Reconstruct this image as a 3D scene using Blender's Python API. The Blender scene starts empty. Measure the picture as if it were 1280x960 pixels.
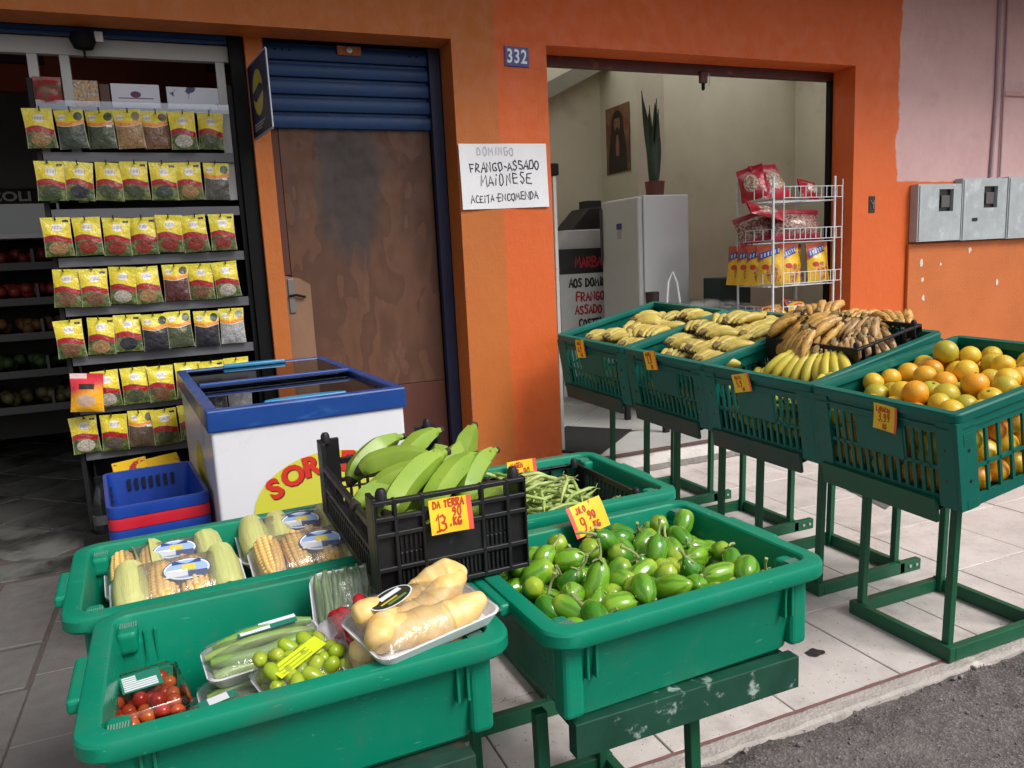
import bpy, bmesh, math, random
import numpy as np
from mathutils import Matrix, Vector, Euler, noise as mnoise

random.seed(7)
rng = np.random.default_rng(11)
scn = bpy.context.scene
col = scn.collection
R = math.radians
PI = math.pi

# ------------------------------------------------------------------ camera
cam_d = bpy.data.cameras.new('camera')
cam = bpy.data.objects.new('camera', cam_d)
col.objects.link(cam)
cam_d.sensor_width = 36.0
cam_d.lens = 961.0 / 1280.0 * 36.0
cam_d.clip_start = 0.02
cam_d.clip_end = 3000
_yaw, _pit, _rol = R(22.6746), R(9.3288), R(2.8220)
_f = Vector((math.sin(_yaw) * math.cos(_pit), math.cos(_yaw) * math.cos(_pit), -math.sin(_pit)))
_r = Vector((math.cos(_yaw), -math.sin(_yaw), 0))
_d = _f.cross(_r)
_r2 = _r * math.cos(_rol) + _d * math.sin(_rol)
_d2 = _d * math.cos(_rol) - _r * math.sin(_rol)
cam.matrix_world = Matrix(((_r2.x, -_d2.x, -_f.x, 0), (_r2.y, -_d2.y, -_f.y, 0), (_r2.z, -_d2.z, -_f.z, 1.5), (0, 0, 0, 1)))
scn.camera = cam

# ------------------------------------------------------------------ sky, sun, exposure
SUN_EL, SUN_AZ = R(48), R(148)          # azimuth clockwise from +y: the sun stands behind the camera's right shoulder
w = bpy.data.worlds.new('World')
scn.world = w
w.use_nodes = True
nt = w.node_tree
nt.nodes.clear()
sky = nt.nodes.new('ShaderNodeTexSky')
sky.sky_type = 'NISHITA'
sky.sun_disc = False
sky.sun_elevation = SUN_EL
sky.sun_rotation = SUN_AZ
sky.air_density = 1.0
sky.dust_density = 4.0
sky.ozone_density = 1.0
hs = nt.nodes.new('ShaderNodeHueSaturation')
hs.inputs['Saturation'].default_value = 0.22      # thin overcast: the blue is mostly gone
bg = nt.nodes.new('ShaderNodeBackground')
bg.inputs['Strength'].default_value = 0.09
wo = nt.nodes.new('ShaderNodeOutputWorld')
nt.links.new(sky.outputs[0], hs.inputs['Color'])
nt.links.new(hs.outputs[0], bg.inputs['Color'])
nt.links.new(bg.outputs[0], wo.inputs['Surface'])

sun_d = bpy.data.lights.new('sun', 'SUN')
sun_d.energy = 1.5
sun_d.angle = R(24)
sun_d.color = (1.0, 0.96, 0.9)
sun = bpy.data.objects.new('sun', sun_d)
col.objects.link(sun)
_sd = Vector((math.sin(SUN_AZ) * math.cos(SUN_EL), math.cos(SUN_AZ) * math.cos(SUN_EL), math.sin(SUN_EL)))
sun.rotation_euler = _sd.to_track_quat('Z', 'Y').to_euler()
sun.location = (3, -6, 8)

scn.view_settings.view_transform = 'Standard'
scn.view_settings.look = 'None'
scn.view_settings.gamma = 1
scn.view_settings.use_curve_mapping = False
scn.view_settings.exposure = 0.70
scn.render.engine = 'CYCLES'
scn.cycles.use_denoising = True
scn.cycles.max_bounces = 8
scn.cycles.diffuse_bounces = 5
scn.cycles.glossy_bounces = 4
scn.cycles.transmission_bounces = 6
scn.cycles.transparent_max_bounces = 16
scn.cycles.caustics_reflective = False
scn.cycles.caustics_refractive = False

# ------------------------------------------------------------------ materials
MATS = {}


def nodes_of(m):
    return m.node_tree.nodes, m.node_tree.links


def mat(name, c, rough=0.5, metal=0.0, var=0.0, nscale=8.0, bump=0.0, bscale=60.0, orand=0.0, spec=0.5, c2=None, c2amt=0.0,
        c2scale=5.0, c2lo=0.55, c2hi=0.65, coat=0.0, sss=0.0, c2c=None, stretch=None):
    """Principled surface: value noise, an optional second colour in patches, per-object variation, bump."""
    if name in MATS:
        return MATS[name]
    m = bpy.data.materials.new(name)
    m.use_nodes = True
    N, L = nodes_of(m)
    b = N['Principled BSDF']
    b.inputs['Roughness'].default_value = rough
    b.inputs['Metallic'].default_value = metal
    b.inputs['Specular IOR Level'].default_value = spec
    b.inputs['Coat Weight'].default_value = coat
    if sss:
        b.inputs['Subsurface Weight'].default_value = sss
        b.inputs['Subsurface Radius'].default_value = (0.01, 0.01, 0.004)
        b.inputs['Subsurface Scale'].default_value = 0.3
    tc = N.new('ShaderNodeTexCoord')
    vec = tc.outputs['Object']
    if stretch:
        mp = N.new('ShaderNodeMapping')
        mp.inputs['Scale'].default_value = stretch
        L.new(vec, mp.inputs['Vector'])
        vec = mp.outputs[0]
    oi = N.new('ShaderNodeObjectInfo')
    rgb = N.new('ShaderNodeRGB')
    rgb.outputs[0].default_value = (*c, 1)
    out = rgb.outputs[0]
    if c2 is not None:
        n2 = N.new('ShaderNodeTexNoise')
        n2.noise_dimensions = '4D'
        n2.inputs['Scale'].default_value = c2scale
        n2.inputs['Detail'].default_value = 5
        n2.inputs['Roughness'].default_value = 0.6
        L.new(vec, n2.inputs['Vector'])
        mu = N.new('ShaderNodeMath'); mu.operation = 'MULTIPLY'; mu.inputs[1].default_value = 37.0
        L.new(oi.outputs['Random'], mu.inputs[0]); L.new(mu.outputs[0], n2.inputs['W'])
        mr = N.new('ShaderNodeMapRange')
        mr.interpolation_type = 'SMOOTHSTEP'
        mr.inputs['From Min'].default_value = c2lo
        mr.inputs['From Max'].default_value = c2hi
        mr.inputs['To Max'].default_value = c2amt
        L.new(n2.outputs['Fac'], mr.inputs['Value'])
        mx = N.new('ShaderNodeMix'); mx.data_type = 'RGBA'
        L.new(mr.outputs[0], mx.inputs['Factor'])
        L.new(out, mx.inputs['A']); mx.inputs['B'].default_value = (*c2, 1)
        out = mx.outputs['Result']
    if c2c is not None:      # per-object blend towards a second colour
        mx = N.new('ShaderNodeMix'); mx.data_type = 'RGBA'
        L.new(oi.outputs['Random'], mx.inputs['Factor'])
        L.new(out, mx.inputs['A']); mx.inputs['B'].default_value = (*c2c, 1)
        out = mx.outputs['Result']
    hsv = N.new('ShaderNodeHueSaturation')
    L.new(out, hsv.inputs['Color'])
    out = hsv.outputs[0]
    val = None
    if var:
        n = N.new('ShaderNodeTexNoise')
        n.inputs['Scale'].default_value = nscale
        n.inputs['Detail'].default_value = 6
        n.inputs['Roughness'].default_value = 0.65
        L.new(vec, n.inputs['Vector'])
        mr = N.new('ShaderNodeMapRange')
        mr.inputs['From Min'].default_value = 0.25
        mr.inputs['From Max'].default_value = 0.75
        mr.inputs['To Min'].default_value = 1 - var
        mr.inputs['To Max'].default_value = 1 + var
        L.new(n.outputs['Fac'], mr.inputs['Value'])
        val = mr.outputs[0]
        mr2 = N.new('ShaderNodeMapRange')
        mr2.inputs['From Min'].default_value = 0.25
        mr2.inputs['From Max'].default_value = 0.75
        mr2.inputs['To Min'].default_value = max(0.03, rough - 0.1)
        mr2.inputs['To Max'].default_value = min(1, rough + 0.12)
        L.new(n.outputs['Fac'], mr2.inputs['Value'])
        L.new(mr2.outputs[0], b.inputs['Roughness'])
    if orand:
        mr = N.new('ShaderNodeMapRange')
        mr.inputs['To Min'].default_value = 1 - orand
        mr.inputs['To Max'].default_value = 1 + orand
        L.new(oi.outputs['Random'], mr.inputs['Value'])
        if val is None:
            val = mr.outputs[0]
        else:
            mm = N.new('ShaderNodeMath'); mm.operation = 'MULTIPLY'
            L.new(val, mm.inputs[0]); L.new(mr.outputs[0], mm.inputs[1]); val = mm.outputs[0]
    if val is not None:
        L.new(val, hsv.inputs['Value'])
    L.new(out, b.inputs['Base Color'])
    if bump:
        n = N.new('ShaderNodeTexNoise')
        n.inputs['Scale'].default_value = bscale
        n.inputs['Detail'].default_value = 4
        L.new(vec, n.inputs['Vector'])
        bp = N.new('ShaderNodeBump')
        bp.inputs['Strength'].default_value = bump
        bp.inputs['Distance'].default_value = 0.01
        L.new(n.outputs['Fac'], bp.inputs['Height'])
        L.new(bp.outputs[0], b.inputs['Normal'])
    MATS[name] = m
    return m


class NB:
    """tiny helper to write node graphs"""
    def __init__(s, name):
        s.m = bpy.data.materials.new(name); s.m.use_nodes = True
        s.N, s.L = nodes_of(s.m); s.b = s.N['Principled BSDF']
        MATS[name] = s.m

    def n(s, t, **k):
        x = s.N.new(t)
        for a, v in k.items():
            setattr(x, a, v)
        return x

    def put(s, sock, v):
        if hasattr(v, 'links') or hasattr(v, 'is_output'):
            s.L.new(v, sock)
        else:
            sock.default_value = v

    def math(s, op, a, b=0.0, c=None):
        x = s.n('ShaderNodeMath', operation=op)
        s.put(x.inputs[0], a); s.put(x.inputs[1], b)
        if c is not None:
            s.put(x.inputs[2], c)
        return x.outputs[0]

    def noise(s, vec, scale, detail=5, rough=0.6, w=None):
        x = s.n('ShaderNodeTexNoise')
        x.inputs['Scale'].default_value = scale; x.inputs['Detail'].default_value = detail; x.inputs['Roughness'].default_value = rough
        if w is not None:
            x.noise_dimensions = '4D'; s.put(x.inputs['W'], w)
        s.L.new(vec, x.inputs['Vector'])
        return x.outputs['Fac']

    def ramp(s, v, lo, hi, a=0.0, b=1.0, smooth=True):
        x = s.n('ShaderNodeMapRange')
        if smooth:
            x.interpolation_type = 'SMOOTHSTEP'
        for i, q in zip(('From Min', 'From Max', 'To Min', 'To Max'), (lo, hi, a, b)):
            s.put(x.inputs[i], q)
        s.put(x.inputs['Value'], v)
        return x.outputs[0]

    def mix(s, f, a, b):
        x = s.n('ShaderNodeMix', data_type='RGBA')
        s.put(x.inputs['Factor'], f)
        for k, v in (('A', a), ('B', b)):
            s.put(x.inputs[k], (*v, 1) if isinstance(v, tuple) and len(v) == 3 else v)
        return x.outputs['Result']

    def sep(s, v):
        x = s.n('ShaderNodeSeparateXYZ'); s.L.new(v, x.inputs[0]); return x.outputs

    def bump(s, h, strength, dist=0.01):
        x = s.n('ShaderNodeBump'); x.inputs['Strength'].default_value = strength; x.inputs['Distance'].default_value = dist
        s.L.new(h, x.inputs['Height']); s.L.new(x.outputs[0], s.b.inputs['Normal'])

    def base(s, c, rough=0.5, **k):
        s.put(s.b.inputs['Base Color'], c); s.put(s.b.inputs['Roughness'], rough)
        return s.m


# ------------------------------------------------------------------ mesh helpers
class MB:
    def __init__(s):
        s.v, s.f, s.mi, s.uv = [], [], [], {}
        s.m = 0

    def add(s, vs, fs):
        o = len(s.v)
        s.v += [tuple(p) for p in vs]
        for f in fs:
            s.f.append(tuple(i + o for i in f)); s.mi.append(s.m)
        return s

    def box(s, a, b, M=None):
        (x0, y0, z0), (x1, y1, z1) = a, b
        vs = [(x0, y0, z0), (x1, y0, z0), (x1, y1, z0), (x0, y1, z0), (x0, y0, z1), (x1, y0, z1), (x1, y1, z1), (x0, y1, z1)]
        if M is not None:
            vs = [M @ Vector(p) for p in vs]
        return s.add(vs, [(0, 3, 2, 1), (4, 5, 6, 7), (0, 1, 5, 4), (1, 2, 6, 5), (2, 3, 7, 6), (3, 0, 4, 7)])

    def bar(s, p, q, wx, wy=None, up=(0, 0, 1)):
        """square bar from p to q"""
        p, q = Vector(p), Vector(q)
        wy = wy or wx
        d = (q - p).normalized()
        u = d.cross(Vector(up))
        if u.length < 1e-4:
            u = d.cross(Vector((1, 0, 0)))
        u.normalize()
        n = u.cross(d)
        vs = []
        for e in (p, q):
            for a, b in ((-1, -1), (1, -1), (1, 1), (-1, 1)):
                vs.append(e + u * a * wx / 2 + n * b * wy / 2)
        return s.add(vs, [(3, 2, 1, 0), (4, 5, 6, 7), (0, 1, 5, 4), (1, 2, 6, 5), (2, 3, 7, 6), (3, 0, 4, 7)])

    def tube(s, pts, rad, n=8, caps=True):
        pts = [Vector(p) for p in pts]
        k = len(pts)
        rads = rad if isinstance(rad, (list, tuple)) else [rad] * k
        t0 = (pts[1] - pts[0]).normalized()
        u = t0.orthogonal().normalized()
        vs = []
        for i, p in enumerate(pts):
            t = (pts[min(i + 1, k - 1)] - pts[max(i - 1, 0)]).normalized()
            u = (u - t * u.dot(t)).normalized()
            v = t.cross(u)
            for j in range(n):
                a = 2 * PI * j / n
                vs.append(p + (u * math.cos(a) + v * math.sin(a)) * rads[i])
        fs = []
        for i in range(k - 1):
            for j in range(n):
                a, b = i * n + j, i * n + (j + 1) % n
                fs.append((a, b, b + n, a + n))
        if caps:
            fs.append(tuple(range(n - 1, -1, -1)))
            fs.append(tuple(range((k - 1) * n, k * n)))
        return s.add(vs, fs)

    def lathe(s, prof, n=20, M=None):
        """prof: (r, z) list"""
        vs, fs = [], []
        for r, z in prof:
            for j in range(n):
                a = 2 * PI * j / n
                p = Vector((r * math.cos(a), r * math.sin(a), z))
                vs.append(M @ p if M is not None else p)
        for i in range(len(prof) - 1):
            for j in range(n):
                a, b = i * n + j, i * n + (j + 1) % n
                fs.append((a, b, b + n, a + n))
        if prof[0][0] > 1e-6:
            fs.append(tuple(range(n - 1, -1, -1)))
        if prof[-1][0] > 1e-6:
            fs.append(tuple(range((len(prof) - 1) * n, len(prof) * n)))
        return s.add(vs, fs)

    def loft(s, loops, closed_ends=(False, False)):
        n = len(loops[0])
        vs = [p for l in loops for p in l]
        fs = []
        for i in range(len(loops) - 1):
            for j in range(n):
                a, b = i * n + j, i * n + (j + 1) % n
                fs.append((a, b, b + n, a + n))
        if closed_ends[0]:
            fs.append(tuple(range(n - 1, -1, -1)))
        if closed_ends[1]:
            o = (len(loops) - 1) * n
            fs.append(tuple(range(o, o + n)))
        return s.add(vs, fs)

    def grid(s, fn, nu, nv):
        """fn(u,v)->point; stores UVs"""
        o = len(s.v)
        for j in range(nv + 1):
            for i in range(nu + 1):
                s.uv[len(s.v)] = (i / nu, j / nv)
                s.v.append(tuple(fn(i / nu, j / nv)))
        for j in range(nv):
            for i in range(nu):
                a = o + j * (nu + 1) + i
                s.f.append((a, a + 1, a + nu + 2, a + nu + 1)); s.mi.append(s.m)
        return s

    def poly(s, pts):
        return s.add(pts, [tuple(range(len(pts)))])

    def prism(s, pts2, z0, z1, M=None):
        n = len(pts2)
        vs = [Vector((x, y, z0)) for x, y in pts2] + [Vector((x, y, z1)) for x, y in pts2]
        if M is not None:
            vs = [M @ p for p in vs]
        fs = [tuple(range(n - 1, -1, -1)), tuple(range(n, 2 * n))] + [(i, (i + 1) % n, (i + 1) % n + n, i + n) for i in range(n)]
        return s.add(vs, fs)

    def mesh(s, name, mats, smooth=False, angle=40):
        me = bpy.data.meshes.new(name)
        me.from_pydata(s.v, [], s.f)
        for m in (mats if isinstance(mats, (list, tuple)) else [mats]):
            me.materials.append(m)
        if any(s.mi):
            me.polygons.foreach_set('material_index', s.mi)
        if s.uv:
            uvl = me.uv_layers.new(name='UVMap')
            for lp in me.loops:
                uvl.data[lp.index].uv = s.uv.get(lp.vertex_index, (0, 0))
        if smooth:
            me.polygons.foreach_set('use_smooth', [True] * len(me.polygons))
            me.update()
            try:
                me.set_sharp_from_angle(angle=R(angle))
            except Exception:
                pass
        me.update()
        return me

    def obj(s, name, mats, parent=None, smooth=False, angle=40, bevel=0.0, seg=2):
        return link(name, s.mesh(name, mats, smooth, angle), parent, bevel, seg)


def link(name, me, parent=None, bevel=0.0, seg=2):
    o = bpy.data.objects.new(name, me)
    col.objects.link(o)
    if parent is not None:
        o.parent = parent
    if bevel:
        b = o.modifiers.new('bevel', 'BEVEL'); b.width = bevel; b.segments = seg; b.limit_method = 'ANGLE'; b.angle_limit = R(35)
        b.harden_normals = False
    return o


def tag(o, label, cat, group=None):
    o['label'] = label; o['category'] = cat
    if group:
        o['group'] = group
    return o


def thing(name, label, cat, loc=(0, 0, 0), rot=(0, 0, 0), group=None, M=None):
    o = bpy.data.objects.new(name, None)
    o.empty_display_size = 0.05
    col.objects.link(o)
    if M is not None:
        o.matrix_world = M
    else:
        o.location = loc; o.rotation_euler = rot
    return tag(o, label, cat, group)


def struct(o):
    o['kind'] = 'structure'
    return o


def stuff(o, label=None, cat=None):
    o['kind'] = 'stuff'
    if label:
        o['label'] = label; o['category'] = cat
    return o


def copy_tree(o, parent=None):
    c = o.copy(); col.objects.link(c)
    c.parent = parent
    for ch in o.children:
        copy_tree(ch, c)
    return c


def basis(o, x, y, z):
    return Matrix(((x[0], y[0], z[0], o[0]), (x[1], y[1], z[1], o[1]), (x[2], y[2], z[2], o[2]), (0, 0, 0, 1)))


def T(x=0, y=0, z=0, rz=0, rx=0, ry=0, s=1):
    return Matrix.Translation((x, y, z)) @ Euler((rx, ry, rz)).to_matrix().to_4x4() @ Matrix.Scale(s, 4)


def frame(o, xdir, zdir):
    """matrix whose local x points along xdir and local z (a sheet's normal) along zdir"""
    z = Vector(zdir).normalized()
    x = Vector(xdir); x = (x - z * x.dot(z)).normalized()
    y = z.cross(x)
    return basis(o, x, y, z)


ORD = ['first', 'second', 'third', 'fourth', 'fifth', 'sixth', 'seventh', 'eighth', 'ninth', 'tenth']

# ------------------------------------------------------------------ handwriting (stroke font) and print
G = {
    'A': [[(0, 0), (.32, 1), (.62, 0)], [(.12, .38), (.52, .36)]],
    'B': [[(0, 0), (0, 1), (.42, .95), (.5, .75), (.36, .54), (.05, .52)], [(.36, .54), (.56, .3), (.42, .03), (0, 0)]],
    'C': [[(.55, .85), (.38, 1), (.14, .85), (.02, .5), (.14, .12), (.36, 0), (.58, .12)]],
    'D': [[(0, 0), (.03, 1), (.36, .92), (.58, .55), (.42, .1), (0, 0)]],
    'E': [[(.55, 1), (.05, .97), (.03, .5), (.45, .52)], [(.03, .5), (.05, .02), (.57, 0)]],
    'F': [[(.55, 1), (.04, .98), (.02, 0)], [(.03, .5), (.42, .52)]],
    'G': [[(.55, .86), (.36, 1), (.1, .82), (.02, .45), (.14, .08), (.4, 0), (.56, .2), (.56, .44), (.34, .44)]],
    'H': [[(0, 0), (.02, 1)], [(.55, 1), (.55, 0)], [(.02, .5), (.55, .52)]],
    'I': [[(.1, 0), (.12, .72)], [(.1, .9), (.14, .97)]],
    'J': [[(.45, 1), (.43, .2), (.28, 0), (.08, .08), (.02, .26)]],
    'K': [[(.02, 0), (.04, 1)], [(.52, .95), (.05, .45), (.56, 0)]],
    'L': [[(.06, 1), (.02, .03), (.5, 0)]],
    'M': [[(0, 0), (.1, 1), (.34, .35), (.6, 1), (.7, 0)]],
    'N': [[(0, 0), (.04, 1), (.5, .05), (.54, 1)]],
    'O': [[(.3, 1), (.08, .82), (.02, .45), (.14, .06), (.34, 0), (.54, .2), (.56, .62), (.44, .93), (.3, 1)]],
    'P': [[(0, 0), (.04, 1), (.44, .95), (.54, .7), (.36, .48), (.03, .45)]],
    'R': [[(0, 0), (.04, 1), (.42, .95), (.5, .72), (.34, .52), (.04, .48), (.56, 0)]],
    'S': [[(.54, .88), (.34, 1), (.1, .88), (.1, .66), (.42, .46), (.52, .22), (.34, 0), (.04, .1)]],
    'T': [[(0, .97), (.6, 1)], [(.32, .98), (.3, 0)]],
    'V': [[(0, 1), (.28, 0), (.6, 1)]],
    'U': [[(.02, 1), (.06, .2), (.28, 0), (.5, .2), (.54, 1)]],
    'X': [[(0, 1), (.55, 0)], [(.52, 1), (.02, 0)]],
    'Z': [[(.02, 1), (.54, .98), (.04, .02), (.58, 0)]],
    '0': [[(.3, 1), (.1, .8), (.03, .45), (.14, .06), (.32, 0), (.5, .2), (.53, .62), (.44, .93), (.3, 1)]],
    '1': [[(.1, .74), (.32, 1), (.28, 0)], [(.08, 0), (.5, .02)]],
    '2': [[(.04, .78), (.22, 1), (.48, .88), (.48, .62), (.06, .05), (.58, .02)]],
    '3': [[(.04, .9), (.3, 1), (.5, .82), (.4, .58), (.2, .52), (.48, .42), (.54, .18), (.3, 0), (.02, .12)]],
    '4': [[(.4, 0), (.42, 1), (.02, .35), (.58, .36)]],
    '5': [[(.52, 1), (.1, .98), (.06, .56), (.36, .6), (.52, .34), (.36, .02), (.02, .08)]],
    '6': [[(.46, 1), (.16, .68), (.04, .3), (.2, 0), (.46, .1), (.48, .38), (.24, .48), (.06, .3)]],
    '9': [[(.5, .66), (.3, .48), (.08, .6), (.1, .9), (.34, 1), (.5, .84), (.5, .4), (.36, .04), (.12, .04)]],
    '-': [[(.1, .45), (.42, .47)]],
    ',': [[(.12, .12), (.06, -.14)]],
    '.': [[(.1, .02), (.14, .08)]],
    "'": [[(.2, 1.2), (.34, 1.4)]],
    '%': [[(.02, .1), (.5, 1)]],
}


def strip(mb, pts, wd, z, zf=None):
    """one pen stroke: a mitred ribbon in the local xy plane"""
    P = [Vector((x, y)) for x, y in pts]
    n = len(P)
    vs = []
    for i, p in enumerate(P):
        a = (P[i] - P[i - 1]).normalized() if i else (P[1] - P[0]).normalized()
        b = (P[i + 1] - P[i]).normalized() if i < n - 1 else a
        t = a + b
        t = t.normalized() if t.length > 1e-5 else a
        nn = Vector((-t.y, t.x))
        k = min(1.6, 1 / max(.3, abs(nn.dot(Vector((-a.y, a.x))))))
        e = 0
        if i == 0:
            e = -wd * .3
        if i == n - 1:
            e = wd * .3
        for sg in (-1, 1):
            q = p + nn * sg * wd / 2 * k + t * e
            vs.append((q.x, q.y, z + (zf(q.x, q.y) if zf else 0)))
    mb.add(vs, [(2 * i, 2 * i + 2, 2 * i + 3, 2 * i + 1) for i in range(n - 1)])


def write(mb, text, x, y, h, wd, z=0.0008, slope=0.0, wob=.05, zf=None, sp=.78, seed=1, xs=1.0):
    rr = random.Random(seed)
    cx = x
    k = 0
    for ch in text:
        if ch == ' ':
            cx += h * .4; continue
        hh = h * rr.uniform(.92, 1.08)
        dy = rr.uniform(-.05, .05) * h
        for st in G.get(ch, []):
            pts = [(cx + (a + rr.uniform(-wob, wob) * .5) * hh * xs, y + dy + slope * (cx - x) + (b + rr.uniform(-wob, wob) * .5) * hh) for a, b in st]
            strip(mb, pts, wd, z + k * 0.00004, zf)
            k += 1
        cx += h * xs * sp * (.6 if ch == '-' else .45 if ch in "I1.,'" else (1.05 if ch == 'M' else .9))
    return cx


def print_mesh(text, size, depth=.001, bold=0.0, shear=0.0, spacing=1.0):
    c = bpy.data.curves.new('lettering', 'FONT')
    c.body = text; c.size = size; c.extrude = depth; c.offset = bold; c.shear = shear; c.align_x = 'CENTER'; c.align_y = 'CENTER'
    c.space_character = spacing; c.resolution_u = 3
    o = bpy.data.objects.new('lettering', c); col.objects.link(o)
    bpy.context.view_layer.update()
    dg = bpy.context.evaluated_depsgraph_get()
    me = bpy.data.meshes.new_from_object(o.evaluated_get(dg))
    bpy.data.objects.remove(o); bpy.data.curves.remove(c)
    me.materials.clear()
    return me


def rrect(w_, d_, r, n=6):
    """rounded rectangle loop, centred, counter-clockwise"""
    pts = []
    for cx, cy, a0 in ((w_ / 2 - r, d_ / 2 - r, 0), (-w_ / 2 + r, d_ / 2 - r, 90), (-w_ / 2 + r, -d_ / 2 + r, 180), (w_ / 2 - r, -d_ / 2 + r, 270)):
        for i in range(n + 1):
            a = R(a0 + 90 * i / n)
            pts.append((cx + r * math.cos(a), cy + r * math.sin(a)))
    return pts


def settle(n, r, lo, hi, seed=1, iters=260, z0=None, mound=None):
    """drop n balls of radius r into a box (lo..hi in x,y; floor lo.z): simple relaxation; returns positions"""
    g = np.random.default_rng(seed)
    rad = r * g.uniform(.9, 1.1, n)
    p = np.stack([g.uniform(lo[0] + r, hi[0] - r, n), g.uniform(lo[1] + r, hi[1] - r, n), lo[2] + r + g.uniform(0, 1, n) ** 1.0 * (z0 or r * 8)], 1)
    if mound:
        p[:, :2] = np.array(mound[:2]) + (p[:, :2] - np.array(mound[:2])) * (1 - mound[2] * g.uniform(0, 1, (n, 1)))
    for it in range(iters):
        p[:, 2] -= r * .12 * (1 - it / iters) + r * .01
        for _ in range(3):
            d = p[:, None, :] - p[None, :, :]
            L_ = np.sqrt((d ** 2).sum(-1)) + np.eye(n) * 9
            ov = np.clip((rad[:, None] + rad[None, :]) - L_, 0, None)
            p += (d / L_[..., None] * ov[..., None]).sum(1) * .32
            p[:, 0] = np.clip(p[:, 0], lo[0] + rad, hi[0] - rad)
            p[:, 1] = np.clip(p[:, 1], lo[1] + rad, hi[1] - rad)
            p[:, 2] = np.clip(p[:, 2], lo[2] + rad, None)
    return p, rad

# ================================================================== THE SETTING
W0, W1 = 4.43, 4.64          # facade front and back
ZT = 2.76                    # soffit of both shop openings
STEP = 0.141

# --- materials of the setting
k = NB('facade_paint')
tc = k.n('ShaderNodeTexCoord'); V = tc.outputs['Object']; X, Y, Z = k.sep(V)
wob = k.math('MULTIPLY', k.math('SUBTRACT', k.noise(V, 3.0), .5), .03)
xl = k.math('ADD', X, wob)
wob2 = k.math('MULTIPLY', k.math('SUBTRACT', k.noise(V, 1.6, 6), .5), .22)
xr = k.math('ADD', X, wob2)
left = k.ramp(xl, 1.835, 1.865, 1.0, 0.0)
ochre = k.mix(k.ramp(k.noise(V, 2.5), .3, .75), (.45, .120, .017), (.48, .132, .020))
orange = k.mix(k.ramp(k.noise(V, 1.7), .3, .75), (.60, .106, .014), (.64, .116, .017))
c = k.mix(left, orange, ochre)
pinkz = k.math('GREATER_THAN', Z, k.math('ADD', 1.93, wob))
pink = k.math('MULTIPLY', k.ramp(xr, 5.14, 5.16), pinkz)
c = k.mix(pink, c, k.mix(k.ramp(k.noise(V, 3), .35, .7), (.60, .38, .37), (.55, .34, .34)))
chip = k.ramp(k.noise(V, 26, 3), .755, .77)
c = k.mix(k.math('MULTIPLY', chip, .6), c, (.30, .10, .04))
dirt = k.ramp(k.noise(V, 5, 8, .7), .56, .8, 0, .22)
c = k.mix(dirt, c, (.22, .075, .03))
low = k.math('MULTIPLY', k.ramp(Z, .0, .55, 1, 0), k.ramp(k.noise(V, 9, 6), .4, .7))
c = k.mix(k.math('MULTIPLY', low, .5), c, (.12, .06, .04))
k.base(c, k.ramp(k.noise(V, 12), .3, .7, .5, .72))
mp_ = k.n('ShaderNodeMapping'); mp_.inputs['Scale'].default_value = (1, 1, .35); mp_.inputs['Rotation'].default_value = (0, .5, 0); k.L.new(V, mp_.inputs['Vector'])
k.bump(k.math('ADD', k.noise(V, 90, 4), k.math('ADD', k.math('MULTIPLY', k.noise(V, 14, 3), 1.5), k.math('MULTIPLY', k.noise(mp_.outputs[0], 22, 4), 2.0))), .32, .005)
M_FAC = k.m

k = NB('pink_paint'); tc = k.n('ShaderNodeTexCoord'); V = tc.outputs['Object']
M_CREAM = mat('cream_wall_paint', (.60, .56, .43), .7, var=.1, nscale=1.5, bump=.15, bscale=80, c2=(.42, .38, .27), c2amt=.5, c2scale=1.2)
M_CEIL = mat('white_ceiling_paint', (.72, .74, .75), .8, var=.05)
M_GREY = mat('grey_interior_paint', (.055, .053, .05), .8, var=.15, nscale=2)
M_DARK = mat('dark_metal', (.006, .006, .007), .6, var=.2, spec=.15)
M_WHITE_M = mat('scuffed_white_metal', (.46, .46, .45), .45, var=.08, c2=(.12, .11, .1), c2amt=.7, c2scale=9, c2lo=.62, c2hi=.72)
M_MAROON = mat('maroon_painted_steel', (.075, .018, .016), .5, var=.3, nscale=14, c2=(.25, .07, .03), c2amt=.7, c2scale=12, c2lo=.6, c2hi=.68)
M_NAVY = mat('navy_painted_steel', (.008, .014, .05), .45, var=.2)

k = NB('terrazzo_tile')
tc = k.n('ShaderNodeTexCoord'); V = tc.outputs['Object']
geo = k.n('ShaderNodeNewGeometry'); WP = geo.outputs['Position']
oi = k.n('ShaderNodeObjectInfo'); rnd = oi.outputs['Random']
WX, WY, WZ = k.sep(WP)
base = k.mix(rnd, (.66, .60, .58), (.58, .53, .51))
base = k.mix(k.ramp(k.noise(WP, 5, 7, .7), .35, .75, 0, .7), base, (.44, .40, .375))
vor = k.n('ShaderNodeTexVoronoi'); vor.inputs['Scale'].default_value = 70; k.L.new(WP, vor.inputs['Vector'])
spk = k.math('MULTIPLY', k.ramp(vor.outputs['Distance'], .16, .24, 1, 0), k.math('GREATER_THAN', k.noise(WP, 38, 2), .56))
base = k.mix(k.math('MULTIPLY', spk, .85), base, (.09, .07, .06))
stain = k.math('MULTIPLY', k.ramp(k.noise(WP, 2.3, 8, .72), .5, .72), .55)
base = k.mix(stain, base, (.25, .22, .2))
left_dark = k.ramp(k.math('ADD', WX, k.math('MULTIPLY', k.noise(WP, 3, 6), .5)), -.25, .65, 1, 0)   # tiles darken towards the left end
base = k.mix(k.math('MULTIPLY', left_dark, .93), base, (.095, .092, .09))
k.base(base, k.ramp(k.noise(WP, 15), .3, .7, .38, .7))
k.bump(k.math('ADD', k.noise(WP, 120, 3), k.math('MULTIPLY', spk, -1.5)), .25, .003)
M_TILE = k.m
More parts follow.
